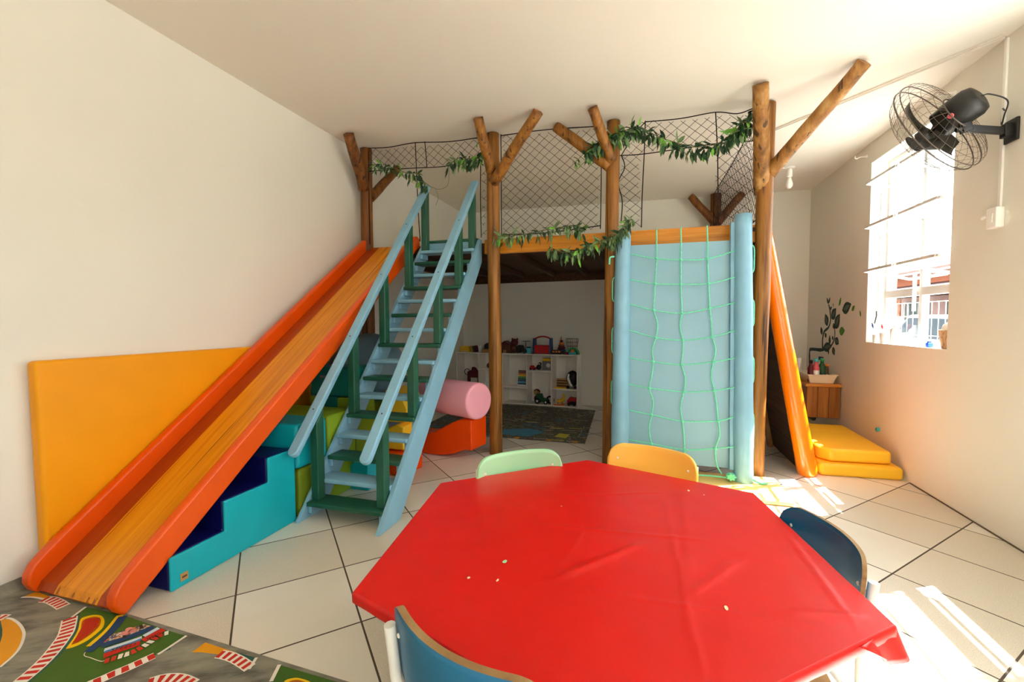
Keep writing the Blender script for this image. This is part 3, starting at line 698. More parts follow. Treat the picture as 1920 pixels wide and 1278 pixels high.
def foams():
    # wall mat
    b = MB(); b.prism([(-3.04, 1.43, .005), (-3.04, 3.35, .005), (-3.04, 3.35, 1.165), (-3.04, 1.425, 1.165)], (.075, 0, 0))
    tag(build(b, 'wall_mat', 'yellow_w', bevel=.02, seg=3, loc=(-3.0, 2.3, .005)), 'large yellow padded mat standing against the white wall behind the slide', 'mat')
    # stair block: teal sides, navy treads
    root = thing('foam_steps', 'teal and navy three-step foam stair block under the slide', 'foam steps', (-2.6, 1.98, 0))
    pr = [(1.555, 0), (1.555, .175), (1.858, .175), (1.858, .345), (2.165, .345), (2.165, .50), (2.385, .50), (2.385, 0)]
    b = MB(); b.prism([(-2.262, y, z) for y, z in pr], (-.02, 0, 0)); side = build(b, 'side_panel', 'teal', root, bevel=.008, seg=2)
    b = MB(); b.box((-2.2625, 1.60, .03), (-2.259, 1.64, .07)); build(b, 'maker_patch', 't_tan', side)
    b = MB(); b.box((-2.2588, 1.607, .045), (-2.2582, 1.633, .055)); build(b, 'patch_print', 't_brown', side)
    b = MB(); b.prism([(-2.2825, y, z) for y, z in pr], (-.6, 0, 0)); build(b, 'step_body', 'navy', root, bevel=.012, seg=2)
    # blocks behind it
    fbox('foam_block', 'teal foam block resting on an olive base behind the foam steps', 'foam block', 'teal', (-2.92, 2.40, .345), (-2.255, 2.70, .655), .03)
    fbox('foam_block', 'olive foam base under the teal block behind the foam steps', 'foam block', 'olive', (-2.9, 2.42, 0), (-2.26, 2.70, .34), .02)
    fbox('foam_block', 'lime green foam block standing between teal block and dark arch', 'foam block', 'lime', (-2.94, 2.72, 0), (-2.265, 3.05, .65), .02)
    b = MB(); out = [(-2.75, 3.08, .73), (-2.72, 3.08, .95), (-2.69, 3.08, .98), (-2.31, 3.08, .98), (-2.275, 3.08, .95), (-2.275, 3.08, .73)]
    b.prism(out, (0, .27, 0)); tag(build(b, 'foam_block', 'teal_d', bevel=.02, seg=3), 'dark teal foam bridge with small white label on top of olive feet', 'foam block')
    o = bpy.data.objects[-1] if False else COL.objects[-1]
    b = MB(); b.box((-2.63, 3.075, .885), (-2.57, 3.0795, .905)); build(b, 'sewn_label', 't_grey', o)
    for i, (x0, x1, l) in enumerate(((-2.75, -2.63, 'olive foam foot under the dark teal bridge, closest to the wall mat'), (-2.47, -2.28, 'olive foam foot under the dark teal bridge, closest to the staircase'))):
        fbox('foam_block', l, 'foam block', 'olive', (x0, 3.08, 0), (x1, 3.35, .725), .015)
    fbox('foam_block', 'deep teal foam core between the two olive feet of the bridge', 'foam block', 'teal_d', (-2.62, 3.10, 0), (-2.48, 3.35, .725), .01)
    # under the stairs
    b = MB(); prof = [(-2.08, 2.98, 0)]; prof = []
    for i in range(13):
        a = PI - PI / 2 * i / 12; prof.append((-2.10 + .20 * math.cos(a), 2.97, .08 + .20 * math.sin(a)))
    prof = [(-2.30, 2.97, 0)] + prof + [(-2.10, 2.97, 0)]
    b.prism(prof, (0, .17, 0)); tag(build(b, 'foam_block', 'teal', bevel=.01, seg=2), 'quarter-round teal foam block on the tiles under the staircase', 'foam block')
    fbox('foam_block', 'olive foam wedge beside the teal quarter-round under the staircase', 'foam block', 'olive', (-2.40, 3.07, 0), (-2.31, 3.30, .36), .015)
    fbox('foam_block', 'orange foam block lying on the tiles under the staircase', 'foam block', 'orangefoam', (-2.38, 3.36, 0), (-1.98, 3.66, .20), .02, -.25)
    b = MB(); b.prism([(-2.36, 3.40, .21), (-2.03, 3.40, .21), (-2.03, 3.40, .42), (-2.10, 3.40, .44), (-2.36, 3.40, .33)], (0, .34, 0)); tag(build(b, 'foam_block', 'yellow', bevel=.014, seg=2), 'yellow foam wedge lying on the orange block under the staircase', 'foam block')
    b = MB(); b.prism([(-2.32, 3.42, .455), (-2.03, 3.42, .455), (-2.0, 3.42, .58), (-2.06, 3.42, .70), (-2.22, 3.42, .745)], (0, .32, 0)); o = tag(build(b, 'foam_block', 'yellow', bevel=.014, seg=2), 'yellow foam pyramid block topmost of the pile seen through the stair treads', 'foam block')
    fbox('foam_block', 'lime foam block pressed against the yellow pile behind the stair treads', 'foam block', 'lime', (-2.55, 3.40, .0), (-2.40, 3.68, .60), .015)
    # rocker
    c, s = math.cos(-.20), math.sin(-.20); O = V((-1.575, 3.88, 0)); U = V((c, s, 0)); W = V((-s, c, 0))
    top = []; bot = []
    Lr = 1.32
    for i in range(25):
        x = -Lr + Lr * i / 24; t = (x + Lr / 2) / (Lr / 2)
        zt = .405 - .21 * max(0, math.cos(t * PI / 1.7)) ** 1.5 if abs(t) < .85 else .405
        zb = .0 + .105 * min(1, (abs(t) / .86) ** 3.2)
        top.append((x, zt)); bot.append((x, zb))
    out = [O + U * x + V((0, 0, z)) for x, z in top] + [O + U * x + V((0, 0, z)) for x, z in reversed(bot)]
    b = MB(); b.prism(out, W * .28); tag(build(b, 'foam_rocker', 'orangefoam', bevel=.016, seg=3, angle=.8), 'orange foam rocker with scooped top lying beside the second log post', 'foam rocker')
    e = O + W * .135; ax = U
    R = .178; cz = .405 + R + .003; U = V((math.cos(-.40), math.sin(-.40), 0))
    ctr = V((-1.525, 3.93, cz)); b = MB()
    b.lathe([(R - .02, 0), (R - .005, .006), (R, .022), (R, .73), (R - .005, .748), (R - .02, .754)], ctr - U * .754 + U * .02, U, 48)
    tag(build(b, 'foam_roll', 'pink'), 'pink foam roll lying across the orange rocker', 'foam roll')
    # exercise ball
    b = MB(); b.ball((-2.64, 3.80, .895), .35, 40); tag(build(b, 'exercise_ball', 'ball'), 'large grey-blue exercise ball resting behind the stairs by the dark post', 'ball')
    fbox('foam_block', 'pale blue foam seat under the big grey exercise ball', 'foam block', 'ball', (-2.95, 3.78, 0), (-2.45, 4.12, .543), .03)
    # pads by the ramp
    b = MB(); b.prism([(1.495, 4.37, 0), (2.115, 4.40, 0), (2.115, 5.55, 0), (1.60, 5.55, 0), (1.495, 5.0, 0)], (0, 0, .108)); tag(build(b, 'floor_pad', 'yellow', bevel=.028, seg=3), 'lower yellow floor pad under the other one beside the orange ramp edge', 'floor pad')
    b = MB(); b.prism([(1.60, 4.43, .11), (2.06, 4.47, .11), (2.09, 5.5, .11), (1.66, 5.5, .11), (1.50, 5.0, .11), (1.515, 4.52, .11)], (0, 0, .115)); tag(build(b, 'floor_pad', 'yellow', bevel=.03, seg=3), 'upper yellow floor pad of the stack beside the orange ramp edge', 'floor pad')
    b = MB(); b.box((.02, 3.56, .001), (1.07, 4.09, .038)); tag(build(b, 'landing_mat', 'yellow_sun', bevel=.014, seg=2), 'thin yellow landing mat at the foot of the climbing wall', 'mat')
foams()

# ================================================================== TABLE AND CHAIRS
TC = V((-.160, 1.664, 0)); TZ = .55
HEX = [(-.302, 2.517), (-.957, 1.957), (-.820, 1.088), (-.018, .811), (.642, 1.367), (.498, 2.242)]
def hexpt(k, z, s=1.0): return TC + (V((HEX[k % 6][0], HEX[k % 6][1], 0)) - TC) * s + V((0, 0, z))
def table():
    root = thing('activity_table', 'low six-sided children table covered by a red vinyl cloth', 'table', TC)
    b = MB(); b.prism([hexpt(k, TZ - .032, .992) for k in range(6)], (0, 0, .028)); build(b, 'tabletop', 'board', root, bevel=.004)
    b = MB(); b.prism([hexpt(k, TZ - .10, .80) for k in range(6)], (0, 0, .066)); build(b, 'apron', 'board', root, bevel=.004)
    for k in range(6):
        b = MB(); p = hexpt(k, 0, .74); q = hexpt(k, TZ - .034, .70); b.tube([p, lerp(p, q, .5), q], .019, 12); build(b, 'leg', 'whitemetal', root)
    # cloth
    n = 72; vs = []; idx = {}; b = MB(); fs = []
    creases = [((.100, 2.2), (.138, .95), .010, .0028), ((.522, 2.3), (.548, 1.25), .009, .0028), ((-.42, 1.655), (.25, 1.71), .010, .0026), ((-.27, 1.30), (.03, 1.64), .020, .0055), ((-.36, 1.96), (.12, 2.15), .010, .0022),
               ((.13, 1.33), (.32, 1.60), .018, .0035), ((-.25, 1.33), (-.21, 1.70), .009, .0020), ((.14, 1.30), (.19, 2.2), .02, .0020), ((-.3, 1.28), (.55, 1.30), .010, .0016), ((.38, 1.34), (.60, 1.38), .018, .0035)]
    def hgt(x, y):
        z = .0014 * noise.noise((x * 5, y * 5, 1)) + .0010 * noise.noise((x * 13, y * 11, 4))
        for a, c, w, h in creases:
            ax, ay = a; cx, cy = c; dx, dy = cx - ax, cy - ay; L2 = dx * dx + dy * dy; t = ((x - ax) * dx + (y - ay) * dy) / L2
            e = min(1, max(0, min(t, 1 - t) / .18)) if 0 < t < 1 else 0
            px, py = ax + dx * t + .006 * noise.noise((t * 6, ax, 3)), ay + dy * t; d = abs((x - px) * dy - (y - py) * dx) / math.sqrt(L2)
            z += 1.25 * h * e * math.exp(-(d / (w * .75)) ** 2)
        return z
    def vid(k, i, j):
        P = TC + (hexpt(k, 0, 1.004) - TC) * (i / n) + (hexpt(k + 1, 0, 1.004) - hexpt(k, 0, 1.004)) * (j / n)
        key = (round(P.x, 4), round(P.y, 4))
        if key not in idx:
            rim = i / n; damp = min(1, (1 - rim) / .06)
            idx[key] = len(vs); vs.append(V((P.x, P.y, TZ + .002 + max(-.001, hgt(P.x, P.y) * damp))))
        return idx[key]
    for k in range(6):
        for i in range(n):
            for j in range(i + 1):
                fs.append((vid(k, i, j) if i else vid(0, 0, 0), vid(k, i + 1, j), vid(k, i + 1, j + 1)))
                if j < i: fs.append((vid(k, i, j), vid(k, i + 1, j + 1), vid(k, i, j + 1)))
    b.add(vs, fs, 0, True)
    rings = [(1.004, .002), (1.0105, -.001), (1.013, -.008), (1.012, -.030), (1.006, -.036)]
    o = len(b.v)
    ring = []
    for s, dz in rings:
        for k in range(6):
            for j in range(n):
                P = TC + (hexpt(k, 0, s) - TC) * (1 - j / n) + (hexpt(k + 1, 0, s) - TC) * (j / n)
                ring.append(V((P.x, P.y, TZ + dz + (.003 * noise.noise((P.x * 14, P.y * 14, 0)) if dz < -.02 else 0))))
    N = 6 * n; rf = []
    for a in range(len(rings) - 1):
        for j in range(N): rf.append((a * N + j, (a + 1) * N + j, (a + 1) * N + (j + 1) % N, a * N + (j + 1) % N))
    b.add(ring, rf, 0, True)
    for (x, y), r, m, sh in (((-.436, 1.362), .013, 2, 1.6), ((-.518, 1.243), .008, 1, 1.2), ((-.426, 1.255), .008, 1, 2.4), ((.215, 2.186), .011, 1, 2.2), ((.232, 1.31), .011, 1, 2.2), ((-.332, 1.848), .006, 1, 1), ((.278, 2.151), .007, 1, 2)):
        pts = []
        for i in range(7):
            a = i * PI * 2 / 7; rr = r * (.6 + .5 * abs(noise.noise((x * 9 + i, y, 0)))); pts.append((x + rr * math.cos(a) / (sh ** .5), y + rr * sh ** .5 * math.sin(a), TZ + .0045 + hgt(x, y)))
        b.flat(pts, m)
    cl = build(b, 'tablecloth', ['red_cloth', 'chip', 'chipg'], loc=(TC.x, TC.y, TZ))
    tag(cl, 'glossy red vinyl cloth stretched over the six-sided table, creased and chipped', 'tablecloth')
    # loose gathered corner
    b = MB(); c = hexpt(4, TZ, 1.012); e1 = (hexpt(3, 0) - hexpt(4, 0)).normalized(); e2 = (hexpt(5, 0) - hexpt(4, 0)).normalized(); outw = (hexpt(4, 0) - TC).normalized()
    rows = []
    for i in range(7):
        t = i / 6; row = []
        for j in range(13):
            u = j / 12; side = e1 * ((1 - u) * (.17 - .05 * t)) - e1 * (.05 * t * u) + e2 * (.012 * u)
            base = c + side; fold = .012 * math.sin(u * 9 + 1) * t
            row.append(V((base.x, base.y, TZ)) + outw * (.003 + .012 * t + fold) + V((0, 0, -.004 - t * (.030 + .062 * min(1, u * 2.2)))))
        rows.append(row)
    b.add([p for r in rows for p in r], [(i * 13 + j, i * 13 + j + 1, (i + 1) * 13 + j + 1, (i + 1) * 13 + j) for i in range(6) for j in range(12)], 0, True)
    build(b, 'hanging_corner', 'red_cloth', cl, solid=.0015)
table()

def make_chair(col, label, edge):
    root = thing('kids_chair', label, 'chair', (0, 0, 0), 'chairs around the red table')
    # local: sitter faces +y, back at -y; seat 0.34 m, back top 0.645 m
    for sx in (-1, 1):
        b = MB(); b.tube(smooth_path([(sx * .218, -.225, 0), (sx * .218, -.222, .33), (sx * .224, -.233, .45), (sx * .228, -.246, .585)], 5), .0150, 10)
        build(b, 'back_post', 'whitemetal', root)
        b = MB(); b.tube([(sx * .185, .185, 0), (sx * .185, .165, .325)], .0145, 10); build(b, 'leg', 'whitemetal', root)
        b = MB(); b.tube([(sx * .20, -.20, .315), (sx * .186, .165, .315)], .012, 8); build(b, 'seat_rail', 'whitemetal', root)
    b = MB(); b.tube([(-.186, .16, .315), (.186, .16, .315)], .012, 8); b.tube([(-.2, -.19, .2), (.2, -.19, .2)], .009, 8); build(b, 'cross_rail', 'whitemetal', root)
    # seat
    out = []
    for cx, cy, a0 in ((.15, .14, 0), (-.15, .14, 1), (-.15, -.12, 2), (.15, -.12, 3)):
        for i in range(6):
            a = (a0 + i / 5) * PI / 2; out.append((cx + .055 * math.cos(a), cy + .055 * math.sin(a), .33))
    b = MB(); b.prism(out, (0, 0, .012)); build(b, 'seat', [col], root, bevel=.003)
    # curved back
    b = MB(); W, Z0, Z1, r = .250, .43, .645, .085; nu, nv = 36, 10
    def surf(u, v, off):
        x = -W + 2 * W * u
        d = max(0, abs(x) - (W - r)) ; cut = r - math.sqrt(max(0, r * r - d * d))
        z = (Z0 + cut * .7) + (Z1 - Z0 - cut * 1.7) * v
        y = -.262 + .075 * (x / W) ** 2 - (z - Z0) * .10
        nx = -2 * .075 * x / W ** 2; l = math.hypot(nx, 1)
        return V((x + off * nx / l, y + off * 1 / l, z))
    th = .019 if col == 'denim' else .012
    fr = [surf(i / nu, j / nv, th / 2) for j in range(nv + 1) for i in range(nu + 1)]; bk = [surf(i / nu, j / nv, -th / 2) for j in range(nv + 1) for i in range(nu + 1)]
    q = nu + 1; F = [(j * q + i, j * q + i + 1, (j + 1) * q + i + 1, (j + 1) * q + i) for j in range(nv) for i in range(nu)]
    b.add(fr, [f[::-1] for f in F], 0, True); b.add(bk, F, 0, True)
    n0 = len(fr); rim = [i for i in range(q)] + [j * q + nu for j in range(1, nv + 1)] + [nv * q + i for i in range(nu - 1, -1, -1)] + [j * q for j in range(nv - 1, 0, -1)]
    for a, c in zip(rim, rim[1:] + rim[:1]):
        b.f.append((a, c, c + n0, a + n0)); b.mi.append(1); b.sm.append(False)
    bo = build(b, 'backrest', [col, edge], root)
    for sx in (-1, 1):
        for z in (.565,):
            s = MB(); p = surf(.5 + sx * .40, .62, th / 2); s.lathe([(.007, -.001), (.007, .002), (.004, .0035)], p, (0, 1, 0), 12); build(s, 'screw', 'whitemetal', bo)
            s = MB(); p = surf(.5 + sx * .40, .62, -th / 2); s.lathe([(.006, -.001), (.006, .003)], p, (0, -1, 0), 10); build(s, 'screw', 'whitemetal', bo)
    return root
def chairs():
    def put(col, edge, label, k, d, slide=0, sz=1):
        a, c = hexpt(k, 0), hexpt(k + 1, 0); m = (a + c) / 2; nrm = (m - TC); nrm.z = 0; nrm.normalize(); tan = (c - a).normalized()
        o = make_chair(col, label, edge)
        p = m + nrm * (d - .262) + tan * slide
        o.location = (p.x, p.y, 0); o.rotation_euler = (0, 0, math.atan2(-nrm.y, -nrm.x) - PI / 2); o.scale = (1, 1, sz)
    put('mint', 'mint', 'mint green curved-back chair pushed up to the far side of the red table', 0, .04, .0)
    put('amber', 'amber', 'amber yellow curved-back chair in front of the climbing wall', 5, .155, .09)
    put('petrol', 'ply', 'dark petrol blue chair at the table side facing the window', 4, .085, -.03, .95)
    put('denim', 'ply', 'worn blue chair nearest the camera with bare plywood top edge', 2, .085, .045)
    root = thing('kids_stool', 'brown plywood stool with white legs tucked under the red table corner', 'stool', (.37, 1.36, 0))
    out = []
    for cx, cy, a0 in ((.10, .10, 0), (-.10, .10, 1), (-.10, -.10, 2), (.10, -.10, 3)):
        for i in range(6):
            a = (a0 + i / 5) * PI / 2; out.append((.37 + cx + .05 * math.cos(a), 1.36 + cy + .05 * math.sin(a), .325))
    b = MB(); b.prism(out, (0, 0, .016)); build(b, 'seat', 'ply', root, bevel=.004)
    for sx in (-1, 1):
        for sy in (-1, 1):
            b = MB(); b.tube([(.37 + sx * .165, 1.36 + sy * .165, 0), (.37 + sx * .125, 1.36 + sy * .125, .324)], .0145, 10); build(b, 'leg', 'whitemetal', root)
chairs()
MATP = {'field': ('grass', [(-2.537, 1.355), (-2.308, 1.365), (-1.978, 1.349), (-1.881, 1.347), (-1.88, 1.28), (-1.897, 1.226), (-1.934, 1.138), (-1.967, 1.071), (-2.009, 0.995), (-2.174, 0.881), (-2.236, 0.987), (-2.258, 1.033), (-2.274, 1.071), (-2.319, 1.128), (-2.376, 1.187), (-2.434, 1.24), (-2.507, 1.287), (-2.524, 1.321)]), 'teal1': ('teal', [(-2.505, 1.287), (-2.52, 1.322), (-2.437, 1.276), (-2.355, 1.221), (-2.3, 1.165), (-2.261, 1.109), (-2.232, 1.05), (-2.209, 0.999), (-2.236, 0.987), (-2.258, 1.033), (-2.274, 1.071), (-2.319, 1.128), (-2.376, 1.187), (-2.434, 1.24)]), 'teal2': ('teal', [(-1.88, 1.28), (-1.897, 1.226), (-1.934, 1.138), (-1.967, 1.071), (-1.994, 1.063), (-1.976, 1.102), (-1.928, 1.182), (-1.867, 1.271)]), 'oval': ('yellow', [(-2.29, 1.149), (-2.331, 1.194), (-2.385, 1.242), (-2.455, 1.289), (-2.452, 1.313), (-2.426, 1.33), (-2.387, 1.332), (-2.335, 1.312), (-2.293, 1.281), (-2.276, 1.251), (-2.263, 1.214), (-2.265, 1.183), (-2.276, 1.159)]), 'ovalin': ('ochre', [(-2.296, 1.171), (-2.327, 1.201), (-2.375, 1.245), (-2.432, 1.283), (-2.432, 1.305), (-2.412, 1.32), (-2.376, 1.319), (-2.347, 1.305), (-2.316, 1.28), (-2.298, 1.25), (-2.288, 1.218), (-2.286, 1.188)]), 'sand': ('sand', [(-2.828, 1.174), (-2.792, 1.191), (-2.764, 1.199), (-2.69, 1.189), (-2.616, 1.168), (-2.559, 1.144), (-2.499, 1.107), (-2.456, 1.067), (-2.429, 1.016), (-2.447, 0.973)]), 'sandin': ('teal', [(-2.823, 1.172), (-2.797, 1.18), (-2.709, 1.147), (-2.654, 1.122), (-2.603, 1.093), (-2.588, 1.07)]), 'sand2': ('sand', [(-2.935, 1.314), (-2.926, 1.362), (-2.893, 1.364), (-2.76, 1.357), (-2.809, 1.336), (-2.874, 1.33)]), 'tri': ('teal', [(-2.76, 1.357), (-2.653, 1.36), (-2.653, 1.338), (-2.709, 1.347)]), 'sand3': ('sand', [(-1.766, 1.283), (-1.765, 1.341), (-1.582, 1.334), (-1.582, 1.323), (-1.647, 1.306), (-1.688, 1.3), (-1.725, 1.295)]), 'tri2': ('teal', [(-1.582, 1.334), (-1.484, 1.335), (-1.477, 1.31), (-1.524, 1.318), (-1.582, 1.323)]), 'field2': ('grass', [(-1.366, 1.332), (-1.124, 1.328), (-0.999, 1.327), (-0.897, 1.187), (-1.212, 1.094), (-1.317, 1.238), (-1.334, 1.261)]), 'oval2': ('yellow', [(-1.284, 1.266), (-1.265, 1.295), (-1.229, 1.302), (-1.18, 1.297), (-1.149, 1.278), (-1.143, 1.235), (-1.191, 1.179), (-1.23, 1.188)]), 'oval2in': ('ochre', [(-1.266, 1.267), (-1.253, 1.289), (-1.223, 1.294), (-1.185, 1.288), (-1.164, 1.274), (-1.159, 1.244), (-1.203, 1.196), (-1.233, 1.209)]), 'crowd': ('crowd', [(-2.176, 1.212), (-2.211, 1.249), (-2.14, 1.347), (-2.079, 1.348), (-2.073, 1.333)])}
MATL = {'c1': ('curb', [(-2.511, 1.279), (-2.47, 1.254), (-2.405, 1.21), (-2.365, 1.171), (-2.334, 1.137), (-2.305, 1.101), (-2.282, 1.066), (-2.265, 1.034), (-2.249, 0.998), (-2.232, 0.958)], 0.055), 'c2': ('curb', [(-1.894, 1.227), (-1.91, 1.19), (-1.922, 1.162), (-1.934, 1.138), (-1.949, 1.113), (-1.96, 1.087), (-1.982, 1.048)], 0.045), 'c3': ('curb', [(-2.807, 1.335), (-2.767, 1.342), (-2.7, 1.335), (-2.64, 1.325)], 0.05), 'c4': ('curb', [(-1.649, 1.307), (-1.598, 1.31), (-1.538, 1.303), (-1.465, 1.287)], 0.045), 'c5': ('curb', [(-1.774, 1.122), (-1.747, 1.147), (-1.708, 1.163), (-1.664, 1.169), (-1.602, 1.164)], 0.05), 'c6': ('curb', [(-2.849, 1.183), (-2.831, 1.193), (-2.799, 1.2)], 0.04), 'w1': ('white', [(-2.537, 1.355), (-2.509, 1.286)], 0.012), 'w2': ('white', [(-2.792, 1.197), (-2.76, 1.2), (-2.688, 1.19), (-2.612, 1.169), (-2.556, 1.145), (-2.491, 1.104), (-2.449, 1.064), (-2.416, 1.01)], 0.010), 'w3': ('white', [(-1.881, 1.347), (-1.886, 1.242), (-1.9, 1.228)], 0.012), 'w4': ('white', [(-1.484, 1.335), (-1.463, 1.28)], 0.012), 'w5': ('white', [(-1.366, 1.332), (-1.332, 1.258)], 0.014), 'w6': ('white', [(-2.204, 1.183), (-2.174, 1.147), (-2.127, 1.144), (-2.071, 1.143), (-2.057, 1.149)], 0.003), 'w7': ('white', [(-2.933, 1.313), (-2.874, 1.33), (-2.807, 1.335)], 0.01), 'y1': ('yellow', [(-2.31, 1.361), (-2.247, 1.271), (-2.21, 1.186)], 0.03), 'b1': ('navy', [(-2.288, 1.358), (-2.222, 1.266), (-2.178, 1.162)], 0.035), 'b2': ('navy', [(-2.168, 1.201), (-2.115, 1.263), (-2.074, 1.345)], 0.035), 'w8': ('pale', [(-2.125, 1.188), (-2.072, 1.257), (-2.054, 1.284)], 0.022), 'w8b': ('pale', [(-2.055, 1.292), (-2.047, 1.347)], 0.022), 'bl': ('blue', [(-2.111, 1.181), (-2.06, 1.249), (-2.046, 1.277)], 0.014), 'r1': ('red', [(-2.088, 1.165), (-2.059, 1.215), (-2.026, 1.259)], 0.034), 'r2': ('red', [(-2.028, 1.272), (-2.022, 1.313), (-2.016, 1.347)], 0.032), 'd1': ('dash', [(-2.051, 1.146), (-2.026, 1.178), (-2.0, 1.211), (-1.99, 1.256), (-1.991, 1.311), (-1.971, 1.343)], 0.03), 'b3': ('dark', [(-2.123, 1.261), (-2.162, 1.284)], 0.012), 'b4': ('dark', [(-2.112, 1.322), (-2.144, 1.337)], 0.012)}
MURS = [('dark', [(6.707, 0.767), (6.719, 0.926), (6.663, 0.97), (6.298, 0.985), (6.166, 1.024), (6.024, 1.045)], 0.032), ('dark', [(6.282, 0.997), (6.29, 1.118), (6.246, 1.213), (6.119, 1.269), (6.068, 1.36), (6.095, 1.476), (6.138, 1.543)], 0.024), ('dark', [(6.025, 1.052), (5.953, 1.119), (5.934, 1.196), (5.947, 1.259)], 0.018)]
MURL = [('dark', [(6.152, 1.281), (6.229, 1.433)], 0.084), ('dark', [(6.047, 1.373), (5.919, 1.491)], 0.093), ('dark', [(6.311, 1.171), (6.36, 1.272)], 0.054), ('dark', [(6.175, 1.142), (6.229, 1.2)], 0.042), ('dark', [(5.947, 1.259), (5.813, 1.427)], 0.101), ('dark', [(5.956, 1.252), (5.982, 1.321)], 0.051), ('dark', [(6.072, 1.062), (6.081, 1.178)], 0.046), ('dark', [(5.924, 1.146), (5.817, 1.082)], 0.07), ('dark', [(5.983, 1.118), (6.002, 1.174)], 0.031), ('dark', [(5.978, 1.041), (5.925, 0.943)], 0.061), ('dark', [(6.101, 1.008), (6.095, 0.937)], 0.029), ('dark', [(5.759, 1.463), (5.537, 1.527)], 0.117), ('dark', [(6.102, 1.477), (6.035, 1.513)], 0.029), ('dark', [(6.138, 1.543), (6.2, 1.63)], 0.029), ('dark', [(6.139, 1.556), (6.094, 1.629)], 0.029), ('dark', [(6.266, 1.018), (6.009, 1.052)], 0.107), ('green', [(5.847, 1.514), (5.792, 1.616)], 0.044), ('green', [(6.001, 1.506), (6.005, 1.563)], 0.02), ('green', [(5.527, 1.457), (5.453, 1.507)], 0.046), ('green', [(5.32, 1.386), (5.341, 1.459)], 0.028), ('green', [(5.819, 1.23), (5.675, 1.239)], 0.089)]

# ================================================================== PRINTED MATS
def strip_pts(path, w):
    P = [V((x, y, 0)) for x, y in path]; P = smooth_path(P, 8); L = []; R = []
    for i, p in enumerate(P):
        t = (P[min(i + 1, len(P) - 1)] - P[max(i - 1, 0)]).normalized(); s = V((-t.y, t.x, 0))
        L.append(p + s * w / 2); R.append(p - s * w / 2)
    return P, L, R
def text_faces(b, s, p0, p1, h, z, mi):
    cu = bpy.data.curves.new('lettering', 'FONT'); cu.body = s; cu.size = 1; cu.align_x = 'LEFT'; cu.resolution_u = 3
    o = bpy.data.objects.new('lettering', cu); COL.objects.link(o)
    bpy.context.view_layer.update()
    dg = bpy.context.evaluated_depsgraph_get(); me = o.evaluated_get(dg).to_mesh()
    xs = [v.co.x for v in me.vertices]; ys = [v.co.y for v in me.vertices]; x0, x1, y0, y1 = min(xs), max(xs), min(ys), max(ys)
    p0, p1 = V((*p0, 0)), V((*p1, 0)); d = p1 - p0; up = V((-d.y, d.x, 0)).normalized() * h
    vs = [p0 + d * ((v.co.x - x0) / (x1 - x0)) + up * ((v.co.y - y0) / (y1 - y0)) + V((0, 0, z)) for v in me.vertices]
    fs = [tuple(p.vertices) for p in me.polygons]
    b.add(vs, fs, mi); o.evaluated_get(dg).to_mesh_clear(); bpy.data.objects.remove(o); bpy.data.curves.remove(cu)

